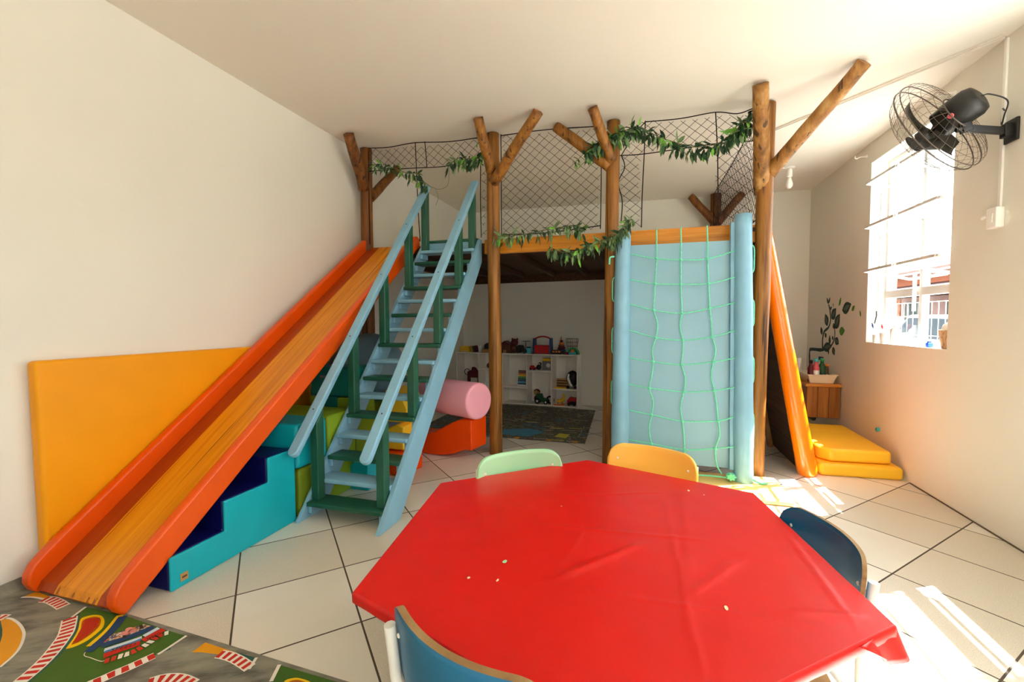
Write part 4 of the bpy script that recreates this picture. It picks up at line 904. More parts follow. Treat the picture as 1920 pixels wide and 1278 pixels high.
def race_mat():
    names = ['road', 'grass', 'tealp', 'yellowp', 'ochre', 'sand', 'white', 'crowd', 'navyp', 'pale', 'bluep', 'redp', 'dark', 'redbar', 'roseate']
    ix = {n: i for i, n in enumerate(names)}; ix.update(teal=2, yellow=3, navy=8, blue=10, red=11, curb=6)
    b = MB(); x1, y0 = -.55, -.25
    yf = lambda x: 1.379 - .03 * (x + 2.3)
    b.prism([(-2.99, y0, 0.0005), (x1, y0, 0.0005), (x1, yf(x1), 0.0005), (-2.30, 1.378, .0005), (-2.99, 1.392, .0005)], (0, 0, .0035), 0)
    # the edge that curls up the wall
    n = 8; pr = [(-2.99, .004), (-3.015, .008), (-3.035, .025), (-3.043, .06)]
    vs = []; fs = []
    for x, z in pr: vs += [V((x, y0, z)), V((x, 1.392, z))]
    for i in range(3): fs.append((2 * i, 2 * i + 1, 2 * i + 3, 2 * i + 2))
    b.add(vs, fs, 0)
    z = .0041
    for k, (m, p) in MATP.items():
        if k in ('oval', 'oval2', 'ovalin', 'oval2in', 'sand'):
            q = smooth_path([V((*x, 0)) for x in (p[-2:] + p + p[:2])], 4); p = [(v.x, v.y) for v in q[8:-8]]
        p = [(x, min(y, yf(x) - .002 if x > -2.3 else 1.384)) for x, y in p]
        b.flat([(x, y, z) for x, y in p], ix[m]); z += .00008
    for k, (m, path, w) in MATL.items():
        z += .00008
        if m == 'curb' or m == 'dash':
            P, L, R = strip_pts(path, w)
            if m == 'curb': b.flat([tuple(p.xy) + (z,) for p in L] + [tuple(p.xy) + (z,) for p in reversed(R)], 6)
            tot = sum((P[i + 1] - P[i]).length for i in range(len(P) - 1)); step = .028 if m == 'curb' else .019
            if k == 'c2': step = .036
            acc = 0; s = 0; i = 0; cells = max(2, int(tot / step)); marks = [tot * c / cells for c in range(cells + 1)]
            def at(d):
                a = 0
                for i in range(len(P) - 1):
                    l = (P[i + 1] - P[i]).length
                    if a + l >= d - 1e-9: t = (d - a) / l; return L[i].lerp(L[i + 1], t), R[i].lerp(R[i + 1], t)
                    a += l
                return L[-1], R[-1]
            for c in range(cells):
                l0, r0 = at(marks[c]); l1, r1 = at(marks[c] + (marks[c + 1] - marks[c]) * (.55 if m == 'curb' else .7))
                ins = .1 if m == 'curb' else 0
                q = [l0.lerp(r0, ins), l1.lerp(r1, ins), r1.lerp(l1, ins), r0.lerp(l0, ins)]
                b.flat([tuple(p.xy) + (z + .00008,) for p in q], 11 if m == 'curb' or c % 4 < 2 else 6)
        else:
            P, L, R = strip_pts(path, w); b.flat([tuple(p.xy) + (z,) for p in L] + [tuple(p.xy) + (z,) for p in reversed(R)], ix[m])
    z += .0002
    b.mi = [13 if (m == 11 and False) else m for m in b.mi]
    text_faces(b, 'SPEED', (-2.086, 1.186), (-2.028, 1.240), .024, z, 12)
    text_faces(b, 'SPEED', (-2.008, 1.278), (-1.994, 1.322), .020, z, 12)
    # scribbled lettering in the yellow oval, rosettes beside the stand
    rnd = random.Random(3)
    ov = [V((x, y, 0)) for x, y in MATP['ovalin'][1]]; a0, a1 = ov[0], (ov[5] + ov[6]) / 2
    for i in range(15):
        t = .10 + .84 * i / 14; c = a0.lerp(a1, t); d = (a1 - a0).normalized(); s = (V((-d.y, d.x, 0)) + d * .15).normalized(); hit = []
        for e0, e1 in zip(ov, ov[1:] + ov[:1]):
            ed = e1 - e0; den = s.x * ed.y - s.y * ed.x
            if abs(den) < 1e-9: continue
            f = e0 - c; tt = (f.x * ed.y - f.y * ed.x) / den; uu = (f.x * s.y - f.y * s.x) / den
            if 0 <= uu <= 1: hit.append(tt)
        if len(hit) < 2: continue
        p, q = c + s * max(hit) * rnd.uniform(.72, .92), c + s * min(hit) * rnd.uniform(.72, .92)
        b.flat([tuple((p + d * .004).xy) + (z,), tuple((q + d * .004).xy) + (z,), tuple((q - d * .004).xy) + (z,), tuple((p - d * .004).xy) + (z,)], 11)
    for cx, cy, r in ((-2.163, 1.304, .012), (-2.137, 1.300, .013), (-2.152, 1.281, .013)):
        b.flat([(cx + r * 1.5 * math.cos(i), cy + r * math.sin(i), z) for i in [j * PI / 5 for j in range(10)]], 14)
    o = build(b, 'race_track_mat', names, loc=(-2.3, .6, 0))
    tag(o, 'printed race-track play mat at the bottom of the slide', 'play mat')
race_mat()

def city_rug():
    b = MB(); x0, x1, y0, y1 = -2.72, -.60, 4.80, 6.62
    b.prism([(x0, y0, .0005), (x1, y0 - .02, .0005), (x1 - .075, y1 + .02, .0005), (x0, y1 + .12, .0005)], (0, 0, .006), 0)
    z = .0068
    b.flat([(-1.62, 4.92, z), (-1.28, 4.90, z), (-1.12, 5.16, z), (-1.35, 5.28, z), (-1.66, 5.16, z)], 1)
    b.flat([(-.98, 4.98, z), (-.84, 4.95, z), (-.82, 5.12, z), (-.95, 5.15, z)], 2)
    for i, (x, y, l) in enumerate(((-1.2, 4.84, .2), (-.95, 5.3, .16), (-.72, 5.02, .1), (-1.5, 5.6, .2), (-.9, 5.9, .2), (-1.9, 5.3, .2), (-.72, 5.5, .12))):
        b.flat([(x, y, z), (x + l, y - .01, z), (x + l, y + .02, z), (x, y + .03, z)], 4)
    for x, y in ((-1.0, 4.83), (-1.1, 5.38), (-.88, 5.42), (-1.5, 5.62)):
        b.flat([(x, y, z), (x + .16, y, z), (x + .16, y + .03, z), (x, y + .03, z)], 2)
    # light puzzle notches along the front edge
    for x in (-1.40, -1.02, -.72): b.flat([(x - .03, y0 - .016, z + .0003), (x + .03, y0 - .016, z + .0003), (x + .045, y0 + .05, z + .0003), (x + .0, y0 + .05, z + .0003)], 3)
    for y in (5.02, 5.22, 5.42): 
        b.flat([(x1 - .10, y, z), (x1 - .03, y, z), (x1 - .03, y + .012, z), (x1 - .10, y + .012, z)], 4)
        b.flat([(x1 - .11, y, z), (x1 - .10, y, z), (x1 - .108, y + .19, z), (x1 - .118, y + .19, z)], 4)
    o = build(b, 'city_rug', ['rug', 'skyrug', 'yelrug', 'sand', 'greyrug'], loc=(-1.6, 5.7, 0))
    tag(o, 'dim city-map play rug on the tiles under the loft', 'rug')
city_rug()

# ================================================================== WALL MURAL
def mural():
    b = MB(); X = XR - .0005
    def ribbon(path, w, mi, x):
        P = smooth_path([V((0, y, z)) for y, z in path], 6); n = len(P); L = []; R = []
        for i, p in enumerate(P):
            t = (P[min(i + 1, n - 1)] - P[max(i - 1, 0)]).normalized(); s = V((0, -t.z, t.y)); k = w / 2 * (1 - .35 * i / n) * (1 + .25 * noise.noise((p.y * 20, p.z * 20, 1)))
            L.append(p + s * k); R.append(p - s * k)
        for i in range(n - 1):
            q = [L[i], L[i + 1], R[i + 1], R[i]]; b.add([V((x, p.y, p.z)) for p in q], [(0, 1, 2, 3)], mi)
    def lf(a, c, w, mi, x, k=1.0):
        a, c = V((0, *a)), V((0, *c)); d = c - a; s = V((0, -d.z, d.y)).normalized(); out = []
        for i in range(9):
            t = i / 8; out.append(a + d * t + s * (w * k * .5 * math.sin(PI * t ** .8)))
        for i in range(7, 0, -1):
            t = i / 8; out.append(a + d * t - s * (w * k * .42 * math.sin(PI * t ** .9)))
        b.add([V((x, p.y, p.z)) for p in out], [tuple(range(len(out)))], mi)
    for i, (m, p, w) in enumerate(MURS): ribbon(p, w * 1.6, 0, X)
    for m, (a, c), w in MURL:
        if m == 'green' or abs(a[0] - c[0]) > .2: continue
        if m == 'dark':
            lf(a, c, w * 1.5, 0, X - .0006)
            if w > .06: lf(tuple(lerp(V((*a, 0)), V((*c, 0)), .18)[:2]), tuple(lerp(V((*a, 0)), V((*c, 0)), .86)[:2]), w * .9, 1, X - .0012, .55)
        else: lf(a, c, w * .9, 2, X - .0006)
    root = thing('wall_mural', 'painted dark green branch with loose leaves on the wall by the window', 'mural', (X, 6.0, .8))
    build(b, 'branch', ['mural', 'mural_in', 'mural_g'], root)
    for m, (a, c), w in MURL:
        if m == 'green' or abs(a[0] - c[0]) > .2:
            b = MB(); lf(a, c, w * (1.2 if m == 'green' else 1.2), 2 if m == 'green' else 0, X - .0006)
            if m != 'green': lf(tuple(lerp(V((*a, 0)), V((*c, 0)), .18)[:2]), tuple(lerp(V((*a, 0)), V((*c, 0)), .86)[:2]), w * .9, 1, X - .0012, .55)
            build(b, 'leaf', ['mural', 'mural_in', 'mural_g'], root)
mural()

# ================================================================== WALL CABINET WITH BASIN
def cabinet():
    root = thing('wall_cabinet', 'small hanging wooden cabinet under the painted branch mural', 'cabinet', (1.95, 6.0, .25))
    x0, x1, y0, y1 = 1.80, 2.125, 5.70, 6.30
    b = MB(); b.box((x0 + .002, y0 + .016, .25), (x1, y1, .60)); build(b, 'body', 'cabinet', root, bevel=.003)
    for i in range(3):
        w = (x1 - x0) / 3; b = MB(); b.box((x0 + i * w + .001, y0, .25), (x0 + (i + 1) * w - .002, y0 + .015, .60)); build(b, 'front_board', 'cabinet', root, bevel=.003)
    b = MB(); b.box((x0 - .02, y0 - .02, .602), (x1 + .008, y1 + .02, .635)); build(b, 'counter', 'counter', root, bevel=.006)
    # tray
    t = thing('plastic_tray', 'cream plastic tray full of craft bottles on the hanging cabinet', 'tray', (1.95, 5.95, .636))
    b = MB(); a, c, d, e = 1.815, 2.10, 5.72, 6.22; th = .008
    lo = [(a + .03, d + .03, .637), (c - .03, d + .03, .637), (c - .03, e - .03, .637), (a + .03, e - .03, .637)]; hi = [(a, d, .735), (c, d, .735), (c, e, .735), (a, e, .735)]
    li = [(x + (th if x < 1.95 else -th), y + (th if y < 5.95 else -th), z + (th if z < .7 else 0)) for x, y, z in lo]; hi2 = [(x + (th if x < 1.95 else -th), y + (th if y < 5.95 else -th), z) for x, y, z in hi]
    b.add(lo + hi + li + hi2, [(3, 2, 1, 0), (0, 1, 5, 4), (1, 2, 6, 5), (2, 3, 7, 6), (3, 0, 4, 7), (8, 9, 10, 11), (8, 12, 13, 9), (9, 13, 14, 10), (10, 14, 15, 11), (11, 15, 12, 8), (4, 5, 13, 12), (5, 6, 14, 13), (6, 7, 15, 14), (7, 4, 12, 15)])
    build(b, 'tray_body', 'cream', t)
    b = MB()
    for p, q in (((a - .008, d - .008), (c + .008, d + .006)), ((a - .008, e - .006), (c + .008, e + .008)), ((a - .008, d + .006), (a + .006, e - .006)), ((c - .006, d + .006), (c + .008, e - .006))): b.box((*p, .728), (*q, .737))
    build(b, 'rim', 'cream', t, bevel=.002)
    zb = .646
    def bottle(x, y, r, h, m, capm, label, neck=.45, lab=None):
        h *= 1.25; r *= 1.1; o = thing('craft_bottle', label, 'bottle', (x, y, zb), 'bottles in the tray')
        b = MB(); b.lathe([(r * .9, 0), (r, .008), (r, h * .62), (r * neck, h * .8), (r * neck, h * .86)], (x, y, zb), n=16); bo = build(b, 'bottle_body', m, o)
        b = MB(); b.lathe([(r * neck * 1.25, h * .86), (r * neck * 1.25, h * .99), (r * neck, h)], (x, y, zb), n=14); build(b, 'cap', capm, o)
        if lab:
            b = MB(); b.lathe([(r * 1.01, h * .15), (r * 1.01, h * .5)], (x, y, zb), n=16); build(b, 'paper_label', lab, bo)
    bottle(1.862, 5.80, .028, .20, 't_maroon', 'black', 'dark red bottle with black top at the tray corner by the orange ramp', .5)
    bottle(1.915, 5.80, .032, .215, 't_pinkish', 't_cyan', 'pink bottle with bright blue cap and white label in the tray', .5, 't_white')
    bottle(1.985, 5.83, .036, .215, 't_dkgreen', 't_green', 'green glass bottle with lime cap in the tray', .42)
    bottle(2.03, 6.02, .020, .22, 't_white', 't_blue', 'white tube with navy cap standing behind the green bottle', .7)
    bottle(2.055, 5.90, .022, .16, 't_brown', 't_orange', 'brown jar with orange lid in the tray next to the red one', .8)
    bottle(2.06, 6.06, .024, .215, 't_red', 't_maroon', 'tall red bottle with maroon cap nearest the wall in the tray', .5)
    b = MB()
    for i in range(9):
        x = 1.99 + (i % 3) * .035; y = 5.765 + (i // 3) * .02; b.ball((x, y, .735 - .03 + .012 * (i % 2)), .026, 8, sq=(1.1, .8, .7))
    tag(build(b, 'cloth_wad', 't_white'), 'crumpled white cloth lying over the front of the tray', 'cloth')
    b = MB(); b.lathe([(.026, 0), (.026, .24), (.02, .245)], (1.845, 6.14, .64 + .008), n=16); tag(build(b, 'paper_tube', 'whiteplastic'), 'white upright paper tube at the back of the tray by the ramp', 'tube')
    b = MB(); b.tube(smooth_path([(1.98, 6.0, .249), (1.98, 6.0, .19), (1.98, 6.05, .16), (1.99, 6.25, .16), (1.99, back_y(1.99) - .002, .16)], 5), .018, 8); tag(build(b, 'drain_pipe', 'black2'), 'dark drain pipe under the hanging cabinet running to the wall', 'pipe')
cabinet()

# ================================================================== FAN
def fan():
    C = V((1.80, 3.556, 2.59)); a = V((-.533, .733, -.423)).normalized()
    u = a.cross(V((0, 0, 1))).normalized(); w = a.cross(u)
    root = thing('wall_fan', 'black wire-cage wall fan on a bracket beside the window', 'fan', (2.135, 3.455, 2.5))
    ring = lambda r, h, n=40: [C + a * h + (u * math.cos(2 * PI * i / n) + w * math.sin(2 * PI * i / n)) * r for i in range(n)]
    prof = [(.06, .125), (.14, .122), (.22, .10), (.285, .06), (.325, 0), (.33, -.035), (.315, -.075), (.26, -.105), (.18, -.12), (.11, -.125)]
    sp = smooth_path([V((r, 0, h)) for r, h in prof], 3)
    b = MB()
    for k in range(36):
        t = 2 * PI * k / 36; pts = []
        for i, p in enumerate(sp):
            tt = t + .35 * i / len(sp); pts.append(C + a * p.z + (u * math.cos(tt) + w * math.sin(tt)) * p.x)
        b.tube(pts, .0010, 4, caps=False, smooth=False)
    for r, h in prof: b.tube(ring(r, h), .0011, 4, closed=True, smooth=False)
    for r, h in ((.327, .004), (.329, -.036)): b.tube(ring(r, h), .0032, 6, closed=True)
    b.tube(ring(.112, -.126), .004, 6, closed=True)
    cage = build(b, 'cage', 'wire', root)
    b = MB(); b.lathe([(.05, 0), (.062, .004), (.062, .010), (.045, .014), (.01, .016)], C + a * .118, a, 28); build(b, 'front_cap', 'black2', cage)
    # hub, blades
    b = MB(); b.lathe([(.02, -.03), (.045, -.028), (.05, .0), (.045, .03), (.02, .045)], C + a * .055, a, 20); hub = build(b, 'hub', 'black2', root)
    for k in range(3):
        t = 2 * PI * k / 3 + 2.0; bb = MB(); rows = []
        for i in range(9):
            f = i / 8; r = .04 + .20 * f; hw = .028 + .05 * math.sin(PI * min(1, f * .85 + .1)); row = []
            for j in range(5):
                g = j / 4 - .5; ang = t + .5 * f; rd = u * math.cos(ang) + w * math.sin(ang); tg = -u * math.sin(ang) + w * math.cos(ang)
                row.append(C + rd * r + tg * (g * 2 * hw) + a * (g * .055 - .02 * (g * 2) ** 2 + .055))
            rows.append(row)
        bb.add([p for q in rows for p in q], [(i * 5 + j, i * 5 + j + 1, (i + 1) * 5 + j + 1, (i + 1) * 5 + j) for i in range(8) for j in range(4)], 0, True)
        build(bb, 'blade', 'black2', hub, solid=.004)
    b = MB(); b.lathe([(.05, -.245), (.082, -.235), (.096, -.205), (.096, -.085), (.09, -.08), (.086, -.03), (.06, -.022), (.012, -.02), (.012, .03)], C, a, 32); mo = build(b, 'motor', 'black', root)
    b = MB(); p = C - a * .12 + (V((-.3, -.9, -.1)) - a * V((-.3, -.9, -.1)).dot(a)).normalized() * .0955; n = (p - (C - a * .12)).normalized(); b.lathe([(.016, -.002), (.016, .002), (.012, .003)], p, n, 16); build(b, 'round_sticker', 't_pinkish', mo)
    # bracket, arm, tilt joint
    b = MB(); b.box((2.122, 3.405, 2.43), (2.139, 3.505, 2.565)); b.box((2.085, 3.43, 2.46), (2.125, 3.48, 2.54)); build(b, 'wall_bracket', 'black', root, bevel=.005)
    J = C - a * .16 + V((0, 0, -.125)); b = MB(); b.bar((2.10, 3.455, 2.50), J + V((.02, 0, .0)), .03, .042); build(b, 'arm', 'black', root, bevel=.005)
    b = MB(); b.bar(J + V((.02, 0, -.02)), C - a * .16 + V((0, 0, -.09)), .045, .05, (1, 0, 0)); b.tube([J + V((-.035, 0, 0)), J + V((.04, 0, .01))], .02, 10); build(b, 'tilt_joint', 'black', root, bevel=.004)
    b = MB(); e = C - a * .25; b.tube(smooth_path([e, e + V((.05, .02, .01)), (2.07, 3.40, 2.66), (2.10, 3.47, 2.60), (2.125, 3.53, 2.565), (2.13, 3.535, 2.66), (2.10, 3.47, 2.63)], 6), .004, 6); build(b, 'cord', 'black', root)
fan()

# ================================================================== SMALL FIXTURES
def fixtures():
    c = lambda x, y: V((x, y, ceil_z(x) - .006))
    b = MB(); p, q = c(1.154, 4.70), c(2.128, 3.53); b.bar(p, q, .018, .012); b.bar(p + V((-.02, -.03, .001)), c(2.10, 3.50), .006, .008)
    tag(build(b, 'cable_trunking', 'ceil'), 'thin white cable trunking running diagonally across the ceiling', 'cable trunking')
    b = MB(); b.box((XR - .014, 3.515, 2.06), (XR - .0005, 3.54, ceil_z(XR) - .012)); tag(build(b, 'wall_conduit', 'whiteplastic', bevel=.003), 'white vertical cable conduit on the wall behind the fan bracket', 'conduit')
    root = thing('switch_box', 'white surface switch box at the lower end of the vertical conduit', 'switch box', (XR - .02, 3.53, 1.93))
    b = MB(); b.box((XR - .045, 3.49, 1.93), (XR - .0005, 3.575, 2.058)); build(b, 'box_body', 'whiteplastic', root, bevel=.006)
    b = MB(); b.box((XR - .05, 3.515, 1.965), (XR - .0455, 3.55, 2.02)); build(b, 'rocker', 'whiteplastic', root, bevel=.003)
    b = MB(); b.tube([(XR - .03, 3.577, 2.02), (XR - .03, 3.61, 2.02), (XR - .03, 3.635, 2.01)], [.014, .014, .009], 10); build(b, 'plug', 'whiteplastic', root)
    for y, l in ((5.29, 'white curtain-rod bracket at the far corner of the window'), (4.0, 'white curtain-rod bracket above the fan motor')):
        z = 2.99; b = MB(); b.lathe([(.018, 0), (.018, .008), (.007, .010), (.007, .07)], (XR - .0005, y, z), (-1, 0, 0), 12)
        b.tube(smooth_path([(XR - .065, y, z), (XR - .09, y, z - .012), (XR - .105, y, z), (XR - .10, y, z + .016)], 4), .006, 8)
        tag(build(b, 'rod_bracket', 'whiteplastic'), l, 'bracket', 'curtain-rod brackets')
    x, y = 1.60, 5.80; zc = ceil_z(x)
    root = thing('ceiling_lamp', 'white bare-bulb lamp holder hanging from the ceiling near the back wall', 'lamp', (x, y, zc - .22))
    b = MB(); b.lathe([(.055, 0), (.055, -.012), (.04, -.022)], (x, y, zc - .001), n=20); b.tube([(x, y, zc - .01), (x - .26, y - .02, ceil_z(x - .26) - .012)], .008, 8); build(b, 'ceiling_plate', 'whiteplastic', root)
    b = MB(); b.lathe([(.012, -.02), (.028, -.035), (.030, -.10), (.026, -.12)], (x, y, zc), n=16); build(b, 'lamp_holder', 'whiteplastic', root)
    b = MB(); b.lathe([(.016, -.12), (.024, -.15), (.036, -.19), (.034, -.22), (.018, -.243), (.002, -.248)], (x, y, zc), n=16); build(b, 'bulb', 'whiteplastic', root)
    b = MB(); b.lathe([(.016, 0), (.016, .004), (.008, .006), (.008, .022), (.012, .026)], (XR - .0005, 4.888, .325), (-1, 0, 0), 10); b.box((XR - .03, 4.86, .315), (XR - .004, 4.88, .345)); b.box((XR - .012, 4.895, .30), (XR - .001, 4.915, .335))
    tag(build(b, 'wall_hook', 't_cyan'), 'tiny teal hook screwed low on the wall above the yellow pads', 'hook')
    # window sill things
    zs = 1.136 + .0005
    root = thing('wicker_basket', 'woven basket holding white paper on the window sill', 'basket', (2.235, 4.10, zs))
    b = MB(); b.lathe([(.062, 0), (.066, .004), (.085, .135), (.090, .14), (.085, .143), (.079, .135), (.06, .01)], (2.235, 4.085, zs), n=28); build(b, 'weave', 'wicker', root)
    b = MB(); b.lathe([(.0, .03), (.06, .05), (.074, .13), (.06, .18), (.03, .20), (.0, .19)], (2.235, 4.085, zs), n=14)
    b.v = [(v[0], v[1], v[2] + .02 * noise.noise((v[0] * 30, v[1] * 30, 1))) for v in b.v]; build(b, 'paper', 't_white', root)
    b = MB(); b.box((2.17, 4.262, zs), (2.205, 4.297, zs + .036)); b.box((2.176, 4.268, zs + .0362), (2.199, 4.291, zs + .05)); tag(build(b, 'blue_box', 't_royal', bevel=.004), 'small bright blue box on the window sill beside the basket', 'box')
    def pot(x, y, r, h, label, brushes):
        o = thing('brush_pot', label, 'pot', (x, y, zs)); b = MB(); b.lathe([(r * .88, 0), (r, h), (r - .004, h), (r * .85, .006)], (x, y, zs), n=20); build(b, 'pot_body', 't_white', o)
        for i, (dx, dy, l, m) in enumerate(brushes):
            s = MB(); s.tube([(x + dx * .2, y + dy * .2, zs + .008), (x + dx, y + dy, zs + l * .72)], .003, 6)
            k = thing('paint_brush', '', 'brush', (x, y, zs)); bo = build(s, 'handle', 't_white', k)
            s = MB(); s.tube([(x + dx, y + dy, zs + l * .72), (x + dx * 1.15, y + dy * 1.15, zs + l * .85), (x + dx * 1.3, y + dy * 1.3, zs + l)], [.0035, .009, .004], 8); build(s, 'head', m, k)
            k['label'] = 'paint brush with %s head leaning in the %s pot on the sill' % (('dark navy', 'red')[m == 't_red'], ('cream', 'white')[i]) if False else ('dark navy headed brush leaning in the sill pot by the window corner' if m == 't_blue' else 'red headed brush leaning in the white sill pot')
    pot(2.20, 5.11, .04, .075, 'cream pot of brushes in the far corner of the window sill', [(-.025, .03, .19, 't_blue')])
    pot(2.21, 4.98, .05, .10, 'white pot with a red brush on the window sill', [(-.015, .03, .18, 't_red')])
    b = MB(); b.lathe([(.034, 0), (.036, .005), (.036, .13), (.014, .15), (.014, .17)], (2.225, 4.86, zs), n=18); tag(build(b, 'paint_bottle', 't_white'), 'white bottle on the window sill next to the brush pots', 'bottle')
fixtures()

# ================================================================== SHELVES AND TOYS UNDER THE LOFT
ANG = math.atan2(YBR - YBL, XR - XL)
def shelf_frame(x, y): return Matrix.Translation((x, y, 0)) @ Matrix.Rotation(ANG, 4, 'Z')
def shelves():
    def unit(x0, y0, w, cols, label):
        root = thing('cube_shelf', label, 'shelf', (x0, y0, 0), 'white cube shelves'); M = shelf_frame(x0, y0); H, D, t = .835, .275, .018
        def pc(name, lo, hi):
            b = MB(); b.box(lo, hi, 0, M); build(b, name, 'board', root, bevel=.002)
        n = len(cols); cw = (w - t) / n
        pc('top', (0, 0, H - t), (w, D, H)); pc('bottom', (t, 0, .012), (w - t, D, .012 + t)); pc('back', (t, D - .006, .03), (w - t, D, H - t))
        for k in range(n + 1):
            x = k * cw; pc('side' if k in (0, n) else 'divider', (x, 0, 0 if k in (0, n) else .03), (x + t, D - .0062 if k not in (0, n) else D, H - t))
        for k, z in enumerate(cols): pc('shelf_board', (k * cw + t, .003, z), ((k + 1) * cw, D - .0062, z + t))
    unit(-2.198, 6.772, 1.25, (.275, .553, .28), 'white six-compartment shelf unit against the back wall closest to the climbing wall')
    unit(-3.035, 6.825, .83, (.275, .553), 'white four-compartment shelf unit in the back corner behind the pink roll')
shelves()

def toys():
    M = Matrix.Translation((-2.198, 6.772, 0)) @ Matrix.Rotation(ANG, 4, 'Z')     # x along the shelf, y into the wall
    P = lambda x, y, z: M @ V((x, y, z))
    T = .8355                                                                      # shelf top
    X = lambda wx: (wx + 2.198)
    def T1(name, label, cat, m, lo, hi, bev=.006):
        b = MB(); b.box(lo, hi, 0, M); return tag(build(b, name, m, bevel=bev), label, cat)
    def root(name, label, cat, x, y, z): return thing(name, label, cat, P(x, y, z))
    def part(b, name, m, r, **k):
        b.v = [tuple(M @ V(v)) for v in b.v]; return build(b, name, m, r, **k)
    # --- on top, far side first
    r = root('toy_box', 'slanted yellow box on the shelf top by the stair stringer', 'box', X(-2.93), .12, T)
    b = MB(); b.prism([(X(-3.01), .05, T), (X(-2.80), .05, T), (X(-2.84), .05, T + .10), (X(-2.98), .05, T + .10)], (0, .14, 0)); part(b, 'box_body', 't_yellow', r, bevel=.006)
    b = MB(); b.box((X(-2.98), .044, T + .012), (X(-2.84), .0495, T + .022)); part(b, 'trim_line', 't_white', r)
    for i, (dx, h, m, l) in enumerate(((-2.785, .105, 't_tan', 'tan picture book leaning beside the slanted yellow box'), (-2.755, .10, 't_dkgreen', 'dark green book between tan and maroon books on the shelf top'), (-2.725, .11, 't_maroon', 'maroon book leaning beside the white cup on the shelf top'))):
        b = MB(); b.prism([(X(dx), .08, T), (X(dx) + .022, .08, T), (X(dx) + .022 - .03, .08, T + h), (X(dx) - .03, .08, T + h)], (0, .12, 0)); b.v = [tuple(M @ V(v)) for v in b.v]
        tag(build(b, 'picture_book', m, bevel=.002), l, 'book')
    b = MB(); b.lathe([(.028, 0), (.036, .11), (.033, .11), (.026, .006)], P(X(-2.645), .12, T), n=18); tag(build(b, 'cup', 't_white'), 'plain white cup on the shelf top among the books', 'cup')
    r = root('wooden_box', 'low wooden box under the black cap on the shelf top', 'box', X(-2.52), .13, T)
    b = MB(); b.box((X(-2.60), .06, T), (X(-2.42), .22, T + .055)); part(b, 'box_body', 't_tan', r, bevel=.003)
    r = root('black_cap', 'black cap lying on the low wooden box', 'cap', X(-2.51), .13, T + .056)
    b = MB(); b.lathe([(.078, .0), (.08, .03), (.07, .075), (.04, .10), (.0, .105)], (X(-2.50), .14, T + .056), n=18); part(b, 'crown_dome', 'black', r)
    b = MB(); b.prism([(X(-2.575), .075, T + .06), (X(-2.43), .075, T + .06), (X(-2.46), .015, T + .057), (X(-2.55), .015, T + .057)], (0, 0, .006)); part(b, 'visor', 'black', r)
    r = root('toy_house', 'brown wooden toy house beside the log post on the shelf top', 'toy house', X(-2.20), .13, T)
    b = MB(); b.box((X(-2.27), .06, T), (X(-2.08), .2, T + .13)); part(b, 'walls', 't_brown', r, bevel=.003)
    b = MB(); b.prism([(X(-2.29), .05, T + .131), (X(-2.06), .05, T + .131), (X(-2.175), .05, T + .20)], (0, .16, 0)); part(b, 'gable', 't_maroon', r)
    b = MB(); b.box((X(-2.2), .052, T), (X(-2.15), .0595, T + .05)); part(b, 'porch', 't_tan', r)
    r = root('teddy_bear', 'dark brown bear with a round red head on the shelf top', 'toy bear', X(-2.03), .12, T)
    b = MB(); b.ball((X(-2.04), .13, T + .07), .07, 14); part(b, 'torso', 't_brown', r)
    b = MB(); b.ball((X(-2.02), .11, T + .175), .062, 14); h = part(b, 'bear_head', 't_maroon', r)
    for dx in (-.042, .042):
        b = MB(); b.ball((X(-2.02) + dx, .12, T + .228), .02, 8); part(b, 'ear', 't_brown', h)
    for dx in (-.05, .06):
        b = MB(); b.ball((X(-2.04) + dx, .085, T + .03), .03, 8, sq=(1, 1.5, .9)); part(b, 'paw', 't_brown', r)
    r = root('toy_truck', 'black toy truck on the shelf top between bear and jar', 'toy truck', X(-1.90), .1, T)
    b = MB(); b.prism([(X(-1.97), .05, T + .022), (X(-1.79), .05, T + .022), (X(-1.80), .05, T + .06), (X(-1.85), .05, T + .08), (X(-1.88), .05, T + .13), (X(-1.95), .05, T + .135)], (0, .1, 0)); part(b, 'truck_body', 'black', r, bevel=.004)
    for dx in (-1.94, -1.83):
        for y in (.045, .155):
            b = MB(); b.lathe([(.022, -.008), (.022, .008)], (X(dx), y, T + .0225), (0, 1, 0), 12); part(b, 'wheel', 'black2', r)
    r = root('wire_stand', 'thin wire stand with a flat plate behind the black truck', 'stand', X(-1.86), .2, T)
    b = MB(); b.lathe([(.04, 0), (.04, .006), (.006, .008), (.006, .185), (.07, .19), (.072, .197)], (X(-1.86), .215, T), n=16); part(b, 'stand_body', 't_grey', r)
    r = root('storage_jar', 'small teal jar left of the red toolbox', 'jar', X(-1.765), .1, T); r['label'] = 'small teal jar with dark lid close to the red toolbox'
    b = MB(); b.lathe([(.04, 0), (.043, .01), (.043, .075), (.03, .09)], (X(-1.775), .1, T), n=16); part(b, 'jar_body', 't_cyan', r)
    b = MB(); b.lathe([(.034, .0905), (.034, .105)], (X(-1.775), .1, T), n=16); part(b, 'lid', 'black', r)
    r = root('toy_toolbox', 'red toy toolbox with arched red handle on the shelf top', 'toolbox', X(-1.54), .11, T)
    b = MB(); b.box((X(-1.665), .05, T + .006), (X(-1.415), .18, T + .135)); part(b, 'box_body', 't_red', r, bevel=.008)
    for dx in (-1.695, -1.415):
        b = MB(); b.prism([(X(dx), .045, T), (X(dx) + .03, .045, T), (X(dx) + (.03 if dx < -1.5 else .02), .045, T + .25), (X(dx) + (.01 if dx < -1.5 else 0), .045, T + .25)], (0, .14, 0)); part(b, 'end_panel', 't_blue', r, bevel=.004)
